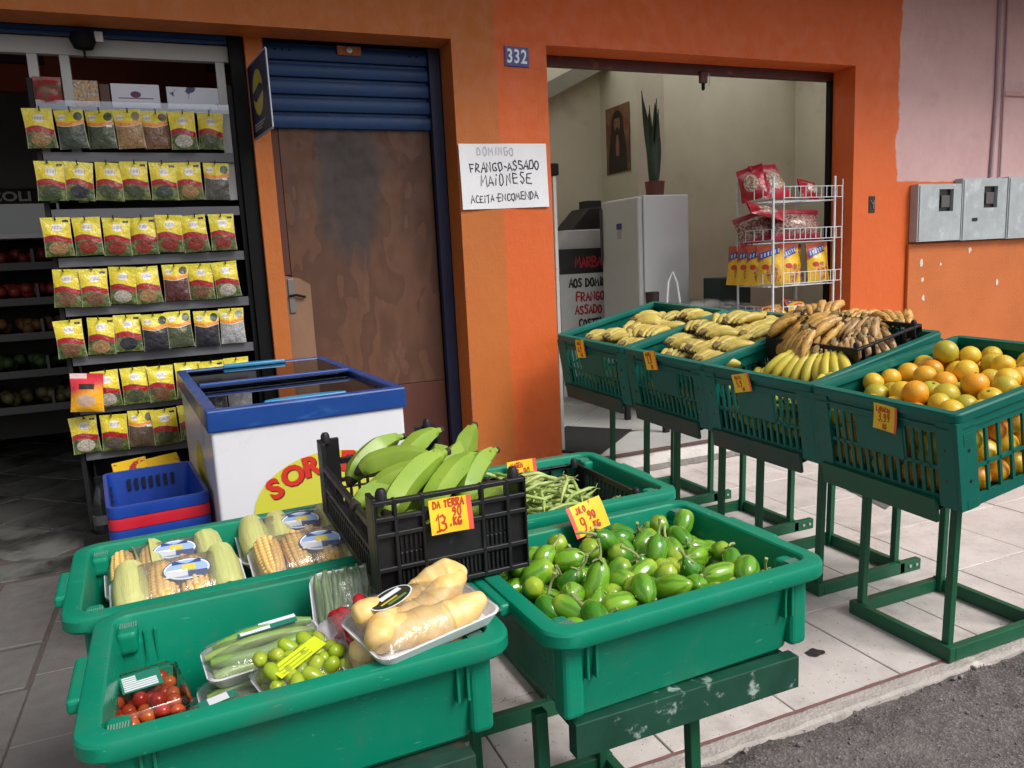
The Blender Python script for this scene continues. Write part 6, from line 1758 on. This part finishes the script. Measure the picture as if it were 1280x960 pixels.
def oval_label(t, x, y, z, rx, ry, rz, tilt=0):
    r_ = bpy.data.objects.new('label', None); col.objects.link(r_); r_.parent = t; r_.location = (x, y, z); r_.rotation_euler = (R(tilt), 0, R(rz))
    def dome(px, py, off): return (px, py, off - .10 * py * py / ry * .6 - .04 * px * px / rx)
    def ov(a, b, off, m_, nm, n=30):
        q = MB(); q.v = [dome(0, 0, off)] + [dome(a * math.cos(2 * PI * i / n), b * math.sin(2 * PI * i / n), off) for i in range(n)]
        q.f = [(0, i + 1, (i + 1) % n + 1) for i in range(n)]; q.mi = [0] * n; q.obj(nm, m_, r_)
    ov(rx, ry, 0, M_LBLB, 'label_edge'); ov(rx * .95, ry * .92, .0004, M_LBLW, 'label_face'); ov(rx * .88, ry * .80, .0008, M_LBLS, 'label_print')
    for (a, b, c_, d_, m_, nm) in ((-.86, -.62, .02, .0, M_LBLW, 'label_price'), (-.2, -.15, .35, .35, M_LBLY, 'label_emblem'), (.05, -.75, .85, -.25, M_LBLB, 'label_bar'), (-.6, .45, .6, .78, M_LBLB, 'label_bar')):
        q = MB(); q.add([dome(a * rx, b * ry, .0013), dome(c_ * rx, b * ry, .0013), dome(c_ * rx, d_ * ry, .0013), dome(a * rx, d_ * ry, .0013)], [(0, 1, 2, 3)]); q.obj(nm, m_, r_)
def corn_tray(lab, x, y, z, rz, sd, husks, tilt=0):
    t = tray(lab, 'corn_tray', T(x, y, z, R(rz), R(tilt)), .305, .19, .022, .060, 'corn tray', 'film wrapped trays of corn')
    rr = random.Random(sd)
    for i in range(4):
        xx = -.099 + i * .066; roll = rr.uniform(0, 6); flip = rr.random() < .35
        kn = link('corn_ear', EAR, t); kn.matrix_local = T(xx * 1.06, 0, .044, 0, PI / 2 if flip else -PI / 2) @ T(rz=roll) @ Matrix.Diagonal((1.30, 1.30, 1.08, 1))
        hk = husks[i]
        if hk >= 0:
            h_ = link('husk', HUSK[hk], kn); h_.rotation_euler = (0, 0, rr.uniform(0, 6.28) if hk else -roll + rr.uniform(-1.5, 1.5))
    oval_label(t, .02, -.012, .084, .054, .033, -4, 18)
z_ = .71
corn_tray('corn tray at the back left of the corn tub', -.115, 2.165, z_ - .005, 5, 1, [0, 0, -1, 0], 10)
corn_tray('corn tray at the front left of the corn tub', -.085, 1.965, z_ + .012, 4, 2, [2, -1, -1, 2], 14)
corn_tray('corn tray at the back right of the corn tub', .215, 2.19, z_ + .008, 2, 3, [1, 1, -1, 2], 10)
corn_tray('corn tray at the front right of the corn tub', .235, 1.975, z_ + .02, 3, 4, [-1, -1, -1, 2], 14)
# support trays underneath
for (x, y, lab) in ((-.11, 2.06, 'lower corn tray under the left corn trays'), (.225, 2.07, 'lower corn tray under the right corn trays')):
    t = corn_tray(lab, x, y, .592, 3, 9, [2, 2, 2, 2])

NT = T(.132, 1.505, .0, R(1.2))          # packed vegetable tub, local x/y
def at_tub(x, y, z, rz=0, rx=0, ry=0): return T(x, y, z, R(rz), R(rx), R(ry))
# cherry tomatoes in a clear box
k = NB('clear_plastic_box')
mx = k.n('ShaderNodeMixShader'); tr = k.n('ShaderNodeBsdfTransparent'); gl = k.n('ShaderNodeBsdfGlossy'); gl.inputs['Roughness'].default_value = .06; tr.inputs['Color'].default_value = (.93, .95, .94, 1)
fr = k.n('ShaderNodeFresnel'); fr.inputs['IOR'].default_value = 1.4
k.L.new(k.math('ADD', fr.outputs[0], .03), mx.inputs[0]); k.L.new(tr.outputs[0], mx.inputs[1]); k.L.new(gl.outputs[0], mx.inputs[2]); k.L.new(mx.outputs[0], k.N['Material Output'].inputs['Surface']); M_BOX = k.m
tm = thing('tomato_box', 'clear plastic box of red cherry tomatoes at the left end of the tub', 'tomato box', M=at_tub(-.150, 1.50, .645, 10, 0, 0))
q = MB(); w_, d_, h_ = .14, .175, .09
q.loft([[(x, y, z) for x, y in rrect(w_ + g, d_ + g, .015, 4)] for g, z in ((-.02, .0), (0, h_ - .008), (.008, h_ - .006), (.008, h_), (-.004, h_ + .003), (-.012, h_ + .008))], (True, True)); q.obj('box', M_BOX, tm, smooth=True, angle=40)
M_CHT = mat('cherry_tomato_skin', (.55, .025, .012), .18, c2c=(.66, .14, .02), coat=.2)
q = MB(); q.lathe([(0, -.014)] + [(.0135 * math.sin(PI * i / 8), -.0145 * math.cos(PI * i / 8)) for i in range(1, 8)] + [(0, .0135)], 12); ctm = q.mesh('tomato', M_CHT, True, 80)
pp, rd = settle(92, .0138, (-w_ / 2 + .008, -d_ / 2 + .008, .004), (w_ / 2 - .008, d_ / 2 - .008, .2), 5, 120, .12)
for p in pp:
    if p[2] < h_ - .006: o = link('tomato', ctm, tm); o.location = p; o.rotation_euler = (random.uniform(0, 3), random.uniform(0, 3), 0); o.scale = (1, 1, random.uniform(1, 1.25))
M_GLB = mat('teal_label_print', (.02, .20, .14), .4)
q = MB(); q.box((-.032, -.005, h_ + .0085), (.038, .065, h_ + .0092)); lb = q.obj('label', M_GLB, tm)
for i in range(7):
    q = MB(); q.box((-.028, .0 + i * .0085, h_ + .0095), (-.004 if i > 3 else .03, .0055 + i * .0085, h_ + .0100)); q.obj('label_text', M_LBLW, lb)
# long green vegetables in trays
M_CUK = mat('pale_cucumber_skin', (.30, .42, .12), .35, var=.25, nscale=14, stretch=(.25, 1, 1), c2c=(.16, .30, .06), c2=(.46, .52, .22), c2amt=.6, c2scale=8)
def stick_mesh(L_, r_, b, m_, nm, seed):
    q = MB(); pts = []; rd_ = []
    for i in range(15):
        s = i / 14; pts.append(Vector(((s - .5) * L_, b * math.sin(s * PI), .003 * math.sin(s * 7 + seed)))); rd_.append(r_ * max(.35, min(1, .55 + s * 4, .45 + (1 - s) * 4)) * (1 + .05 * math.sin(s * 17 + seed)))
    q.tube(pts, rd_, 10); return q.mesh(nm, m_, True, 70)
CUK = [stick_mesh(.215, .0125, .006, M_CUK, 'cucumber', 1), stick_mesh(.200, .0138, -.007, M_CUK, 'cucumber', 2)]
def cuke_tray(lab, x, y, z, rz, rx, ry, strip_lab=True):
    t = tray(lab, 'cucumber_tray', at_tub(x, y, z, rz, rx, ry), .235, .135, .026, .03, 'vegetable tray', 'film wrapped trays of long green vegetables')
    for i in range(4):
        o = link('cucumber', CUK[i % 2], t); o.location = (random.uniform(-.006, .006), -.043 + i * .0285, .021); o.rotation_euler = (i * 1.3, 0, R(random.uniform(-3, 3)))
    for i in range(3):
        o = link('cucumber', CUK[(i + 1) % 2], t); o.location = (random.uniform(-.008, .008), -.029 + i * .029, .041); o.rotation_euler = (i * 2.0, 0, R(random.uniform(-5, 5)))
    if strip_lab:
        q = MB(); q.box((-.045, .012, .0580), (.075, .045, .0588)); l_ = q.obj('label', M_GLB, t); q = MB(); q.box((-.04, .014, .0592), (.02, .026, .0597)); q.obj('label_text', M_LBLW, l_); q = MB(); q.box((.0, .03, .0592), (.075, .043, .0597)); q.obj('label_text', M_LBLW, l_)
    return t
cuke_tray('upper tray of long green vegetables with a teal label', .075, 1.56, .712, 6, 4, -2)
cuke_tray('lower tray of long green vegetables under the teal labelled one', .060, 1.52, .65, 5, 3, 0, False)
cuke_tray('bottom tray of long green vegetables on the tub floor', .09, 1.53, .588, 2, 0, 0, False)
# okra tray with white sticker at the front
M_OKR = mat('dull_green_okra', (.14, .22, .06), .45, var=.3, nscale=30, c2c=(.24, .26, .08))
OK = [stick_mesh(.085, .0115, .004, M_OKR, 'okra', 3), stick_mesh(.075, .012, -.005, M_OKR, 'okra', 4)]
t = tray('low tray of dull green okra with a white sticker at the front of the tub', 'okra_tray', at_tub(-.020, 1.42, .66, 10, -4, -4), .20, .12, .024, .034, 'vegetable tray')
rr = random.Random(4)
for i in range(22):
    o = link('okra', OK[i % 2], t); o.location = (rr.uniform(-.07, .07), rr.uniform(-.04, .04), .018 + .013 * (i // 9)); o.rotation_euler = (rr.uniform(0, 6), rr.uniform(-.2, .2), rr.uniform(-1.2, 1.2))
q = MB(); q.box((-.028, .0, .0585), (.04, .03, .0592)); l_ = q.obj('label', M_GLB, t); q = MB(); q.box((-.012, .001, .0595), (.024, .029, .060)); q.obj('label_text', M_LBLW, l_)
# green peppers with a lime sticker
M_PEP = mat('lime_green_pepper_skin', (.30, .42, .02), .2, var=.15, nscale=25, c2c=(.38, .46, .04), c2=(.55, .16, .02), c2amt=.7, c2scale=14, c2lo=.68, c2hi=.74)
q = MB(); q.lathe([(0, -.02), (.010, -.019), (.0165, -.012), (.018, 0), (.016, .012), (.012, .02), (.004, .024), (0, .022)], 12); PEPM = q.mesh('pepper', M_PEP, True, 70)
t = tray('tray of lime green little peppers with a lime yellow sticker', 'pepper_tray', at_tub(.133, 1.415, .708, 18, 10, -4), .165, .145, .03, .042, 'vegetable tray')
pp, rd = settle(72, .0140, (-.074, -.064, .006), (.074, .064, .3), 7, 140, .14)
for p in pp:
    if p[2] < .072: o = link('pepper', PEPM, t); o.location = p; o.scale = (.8, .8, random.uniform(.75, 1.05)); o.rotation_euler = (random.uniform(0, 6), random.uniform(0, 6), 0)
q = MB(); q.box((-.058, -.014, .0815), (.05, .02, .0822)); l_ = q.obj('label', mat('lime_sticker', (.62, .72, .02), .4), t); l_.rotation_euler = (R(3), R(-4), R(14))
for i in range(3):
    q = MB(); q.box((-.05, -.009 + i * .009, .0825), (.02, -.007 + i * .009, .0829)); q.obj('label_text', mat('olive_print', (.3, .34, .02), .5), l_)
t = tray('empty looking tray corner tucked under the pepper tray', 'under_tray', at_tub(.12, 1.40, .64, 6, 0, 0), .2, .14, .03, .0, 'vegetable tray')
# slim green beans standing tilted at the back right
M_GB2 = mat('dark_green_bean_skin', (.10, .20, .05), .4, var=.25, nscale=30, c2c=(.16, .26, .08))
B2 = stick_mesh(.15, .0058, .004, M_GB2, 'bean', 2)
t = tray('tray of slim dark green beans tilted against the back of the tub', 'bean_tray', at_tub(.285, 1.645, .755, -4, 62, 0), .20, .15, .022, .022, 'vegetable tray')
for i in range(34):
    o = link('bean', B2, t); o.location = (-.08 + (i % 17) * .01, random.uniform(-.006, .006), .014 + .011 * (i // 17)); o.rotation_euler = (random.uniform(0, 6), 0, PI / 2 + R(random.uniform(-5, 5)))
# red chillies
M_CHI = mat('red_chilli_skin', (.52, .012, .018), .18, c2c=(.40, .01, .02), coat=.2)
q = MB(); q.tube([(-.03, 0, 0), (-.02, 0, .002), (0, .002, .003), (.02, .004, .002), (.034, .006, -.001)], [.008, .0145, .013, .009, .002], 10); CHM = q.mesh('chilli', M_CHI, True, 70)
t = tray('tray of shiny red chillies wedged behind the yellow roots', 'chilli_tray', at_tub(.268, 1.475, .752, 20, 14, -6), .17, .13, .032, .026, 'vegetable tray')
rr = random.Random(6)
for i in range(20):
    o = link('chilli', CHM, t); o.location = (rr.uniform(-.055, .055), rr.uniform(-.04, .04), .02 + .016 * (i // 8)); o.rotation_euler = (rr.uniform(0, 6), rr.uniform(-.3, .3), rr.uniform(0, 6))
# yellow roots on the corner
k = NB('yellow_root_skin'); tcx = k.n('ShaderNodeTexCoord'); V = tcx.outputs['Object']; oi = k.n('ShaderNodeObjectInfo')
c = k.mix(k.ramp(k.noise(V, 26, 4), .35, .7), (.80, .50, .15), (.86, .62, .28)); mp = k.n('ShaderNodeMapping'); mp.inputs['Scale'].default_value = (60, 4, 4); k.L.new(V, mp.inputs['Vector'])
c = k.mix(k.ramp(k.noise(mp.outputs[0], 1.2, 3), .60, .70, 0, .45), c, (.42, .22, .08)); k.base(c, .42); k.bump(k.noise(mp.outputs[0], 1.0, 3), .25, .004); M_ROOT = k.m
def root_mesh(L_, r_, seed):
    q = MB(); pts, rd_ = [], []
    for i in range(41):
        s = i / 40; pts.append(Vector(((s - .5) * L_, .016 * math.sin(s * 4 + seed), .010 * math.sin(s * 5 + seed * 2))))
        f = min(1, .55 + s * 2.2) ** .8 * (1 if s < .6 else 1 - ((s - .6) / .4) ** 2.2 * .62)
        rd_.append(r_ * f * (1 + .18 * mnoise.noise((s * 6, seed, 0)) + .012 * math.sin(s * 60)))
    rd_[0] *= .5
    q.tube(pts, rd_, 16); return q.mesh('root', M_ROOT, True, 80)
RT = [root_mesh(.215, .036, 1), root_mesh(.18, .035, 3), root_mesh(.14, .033, 5)]
t = tray('foam tray of yellow roots with a dark oval label on the tub corner', 'root_tray', at_tub(.355, 1.362, .803, 15, 5, -2), .268, .178, .026, .040, 'vegetable tray')
for i, (x, y, z, rz, mi_, rx) in enumerate(((.0, -.044, .036, 2, 0, 0), (.03, .012, .041, 6, 1, 2), (-.05, .050, .036, 12, 2, 4), (.065, .056, .036, -8, 2, 1), (-.08, .004, .036, 70, 2, 3))):
    o = link('root', RT[mi_], t); o.location = (x, y, z); o.rotation_euler = (rx, R(-4), R(rz))
M_LBD = mat('dark_label_print', (.03, .035, .02), .35)
r_ = bpy.data.objects.new('label', None); col.objects.link(r_); r_.parent = t; r_.location = (-.05, .022, .0735); r_.rotation_euler = (R(-4), R(-6), R(12))
for (a, b, z2, m_, nm) in ((.047, .030, 0, M_LBLW, 'label_edge'), (.044, .027, .0005, M_LBD, 'label_face')):
    q = MB(); q.poly([(a * math.cos(2 * PI * i / 28), b * math.sin(2 * PI * i / 28), z2) for i in range(28)]); q.obj(nm, m_, r_)
for i, (x0, y0, x1, y1, m_) in enumerate(((-.02, .004, .03, .016, M_LBLW), (-.03, -.008, .01, -.004, M_LBLY), (-.02, -.018, .025, -.012, mat('leaf_print', (.16, .24, .05), .4)))):
    q = MB(); q.box((x0, y0, .0008), (x1, y1, .0012)); q.obj('label_print', m_, r_)
t = tray('second tray of yellow roots mostly hidden under the first', 'root_tray', at_tub(.32, 1.40, .735, 5, 0, 0), .25, .15, .026, .03, 'vegetable tray')
for i in range(3):
    o = link('root', RT[i], t); o.location = (0, -.045 + .045 * i, .036)
# fill below so that the trays rest on something
for (x, y, z, lab) in ((.31, 1.41, .665, 'foam tray below the hidden roots'), (.31, 1.415, .592, 'foam tray on the floor of the packed tub'), (.04, 1.43, .588, 'foam tray on the tub floor under the peppers'), (.29, 1.60, .60, 'foam tray on the tub floor under the chillies')):
    tray(lab, 'foam_tray', at_tub(x, y, z, 2, 0, 0), .23, .13, .055, .0, 'vegetable tray')

# ================================================================== PRICE CARDS
M_CARD = mat('fluorescent_yellow_card', (.88, .56, .015), .55, var=.05, nscale=30); M_CARD2 = mat('orange_red_card_edge', (.85, .10, .07), .55); M_PEN = mat('red_marker_ink', (.52, .03, .012), .6)
def card(lab, M, w_, h_, lines, strip_left=False, curl=.004, sd=1, pw=.85, xs=.72):
    t = thing('price_card', lab, 'price card', M=M, group='handwritten price cards')
    zf_ = lambda x, y: curl * (x / (w_ / 2)) ** 2 + curl * .6 * math.sin(y / h_ * 4 + sd)
    sheet(w_ / 2, h_ / 2, zf_, .0005, 10, 8).obj('card', M_CARD, t, smooth=True)
    s0 = -w_ / 2 if strip_left else w_ / 2 - w_ * .11
    q = MB(); q.grid(lambda u, v: (s0 + u * w_ * .11, (v - .5) * h_, zf_(s0 + u * w_ * .11, (v - .5) * h_) + .0004), 3, 8); q.obj('card_edge', M_CARD2, t)
    for i, (tx, x, y, h, wd) in enumerate(lines):
        q = MB(); write(q, tx, x * w_ * .92, y * h_, h * h_ * .92, wd * h_ * pw, .0009 + i * .0002, .03, .06, zf_, .92, seed=sd * 10 + i, xs=xs); q.obj('lettering', M_PEN, t)
    return t
card('yellow price card 13,90 kg on the black crate of green plantains', frame((.474, 1.508, .966), (1, -.035, .0), (-.03, -1, .12)), .094, .074, (('DA', -.43, .24, .22, .05), ('TERRA', -.14, .25, .22, .05), ('90', .05, -.02, .27, .05), ('13', -.42, -.42, .50, .06), (',', -.04, -.28, .2, .045), ('KG', .05, -.30, .24, .055)), sd=3)
card('yellow price card 12,90 kg propped at the back of the green bean tub', frame((.985, 2.305, .787), (1, 0, .01), (-.05, -1, .22)), .104, .080, (('VAGEM', -.40, .20, .2, .055), ('12', -.26, -.12, .27, .045), ('90', .06, -.10, .27, .045), ('100-KG', -.30, -.42, .2, .04)), sd=5)
card('yellow price card 9,90 kg leaning on the rim of the jilo tub', frame((.905, 1.70, .824), (1, -.05, .24), (.0, -1, .45)), .105, .082, (('JILO', -.30, .20, .21, .05), ("'", .15, .15, .25, .05), ('9', -.28, -.38, .52, .055), (',', -.05, -.34, .22, .05), ('90', .02, -.08, .27, .05), ('KG', .10, -.38, .22, .055)), True, sd=7)
def crate_card(i, y, z, w_, h_, lab, lines, rz=0, sd=1, m2=None):
    M = crates[i][1] @ frame((-.0145, y, z), (0, -1, .04 + rz), (-1, 0, .10))
    return card(lab, M, w_, h_, lines, False, .003, sd, .85, .62)
crate_card(0, .262, -.058, .098, .092, 'yellow price card 3,99 kg on the orange crate', (('LARANJA', -.42, .20, .19, .045), ('3,99', -.34, -.16, .34, .05), ('KG', -.1, -.44, .2, .045)), -.10, 11)
crate_card(1, .365, -.045, .105, .080, 'yellow price card 5,98 kg on the crate with the black crate inside', (('PRATA', -.38, .20, .2, .045), ('5,98', -.36, -.20, .36, .055), ('KG', -.05, -.44, .18, .04)), .20, 12)
crate_card(2, .375, -.030, .098, .098, 'orange price card on the second banana crate from the pillar', (('NANICA', -.42, .22, .18, .05), ('3,98', -.34, -.16, .34, .06), ('KG', -.1, -.44, .2, .05)), .10, 13)
crate_card(3, .385, -.052, .085, .105, 'orange price card on the banana crate beside the pillar', (('MACA', -.40, .22, .18, .06), ('6,98', -.38, -.16, .32, .06), ('KG', -.1, -.44, .2, .05)), .10, 14)
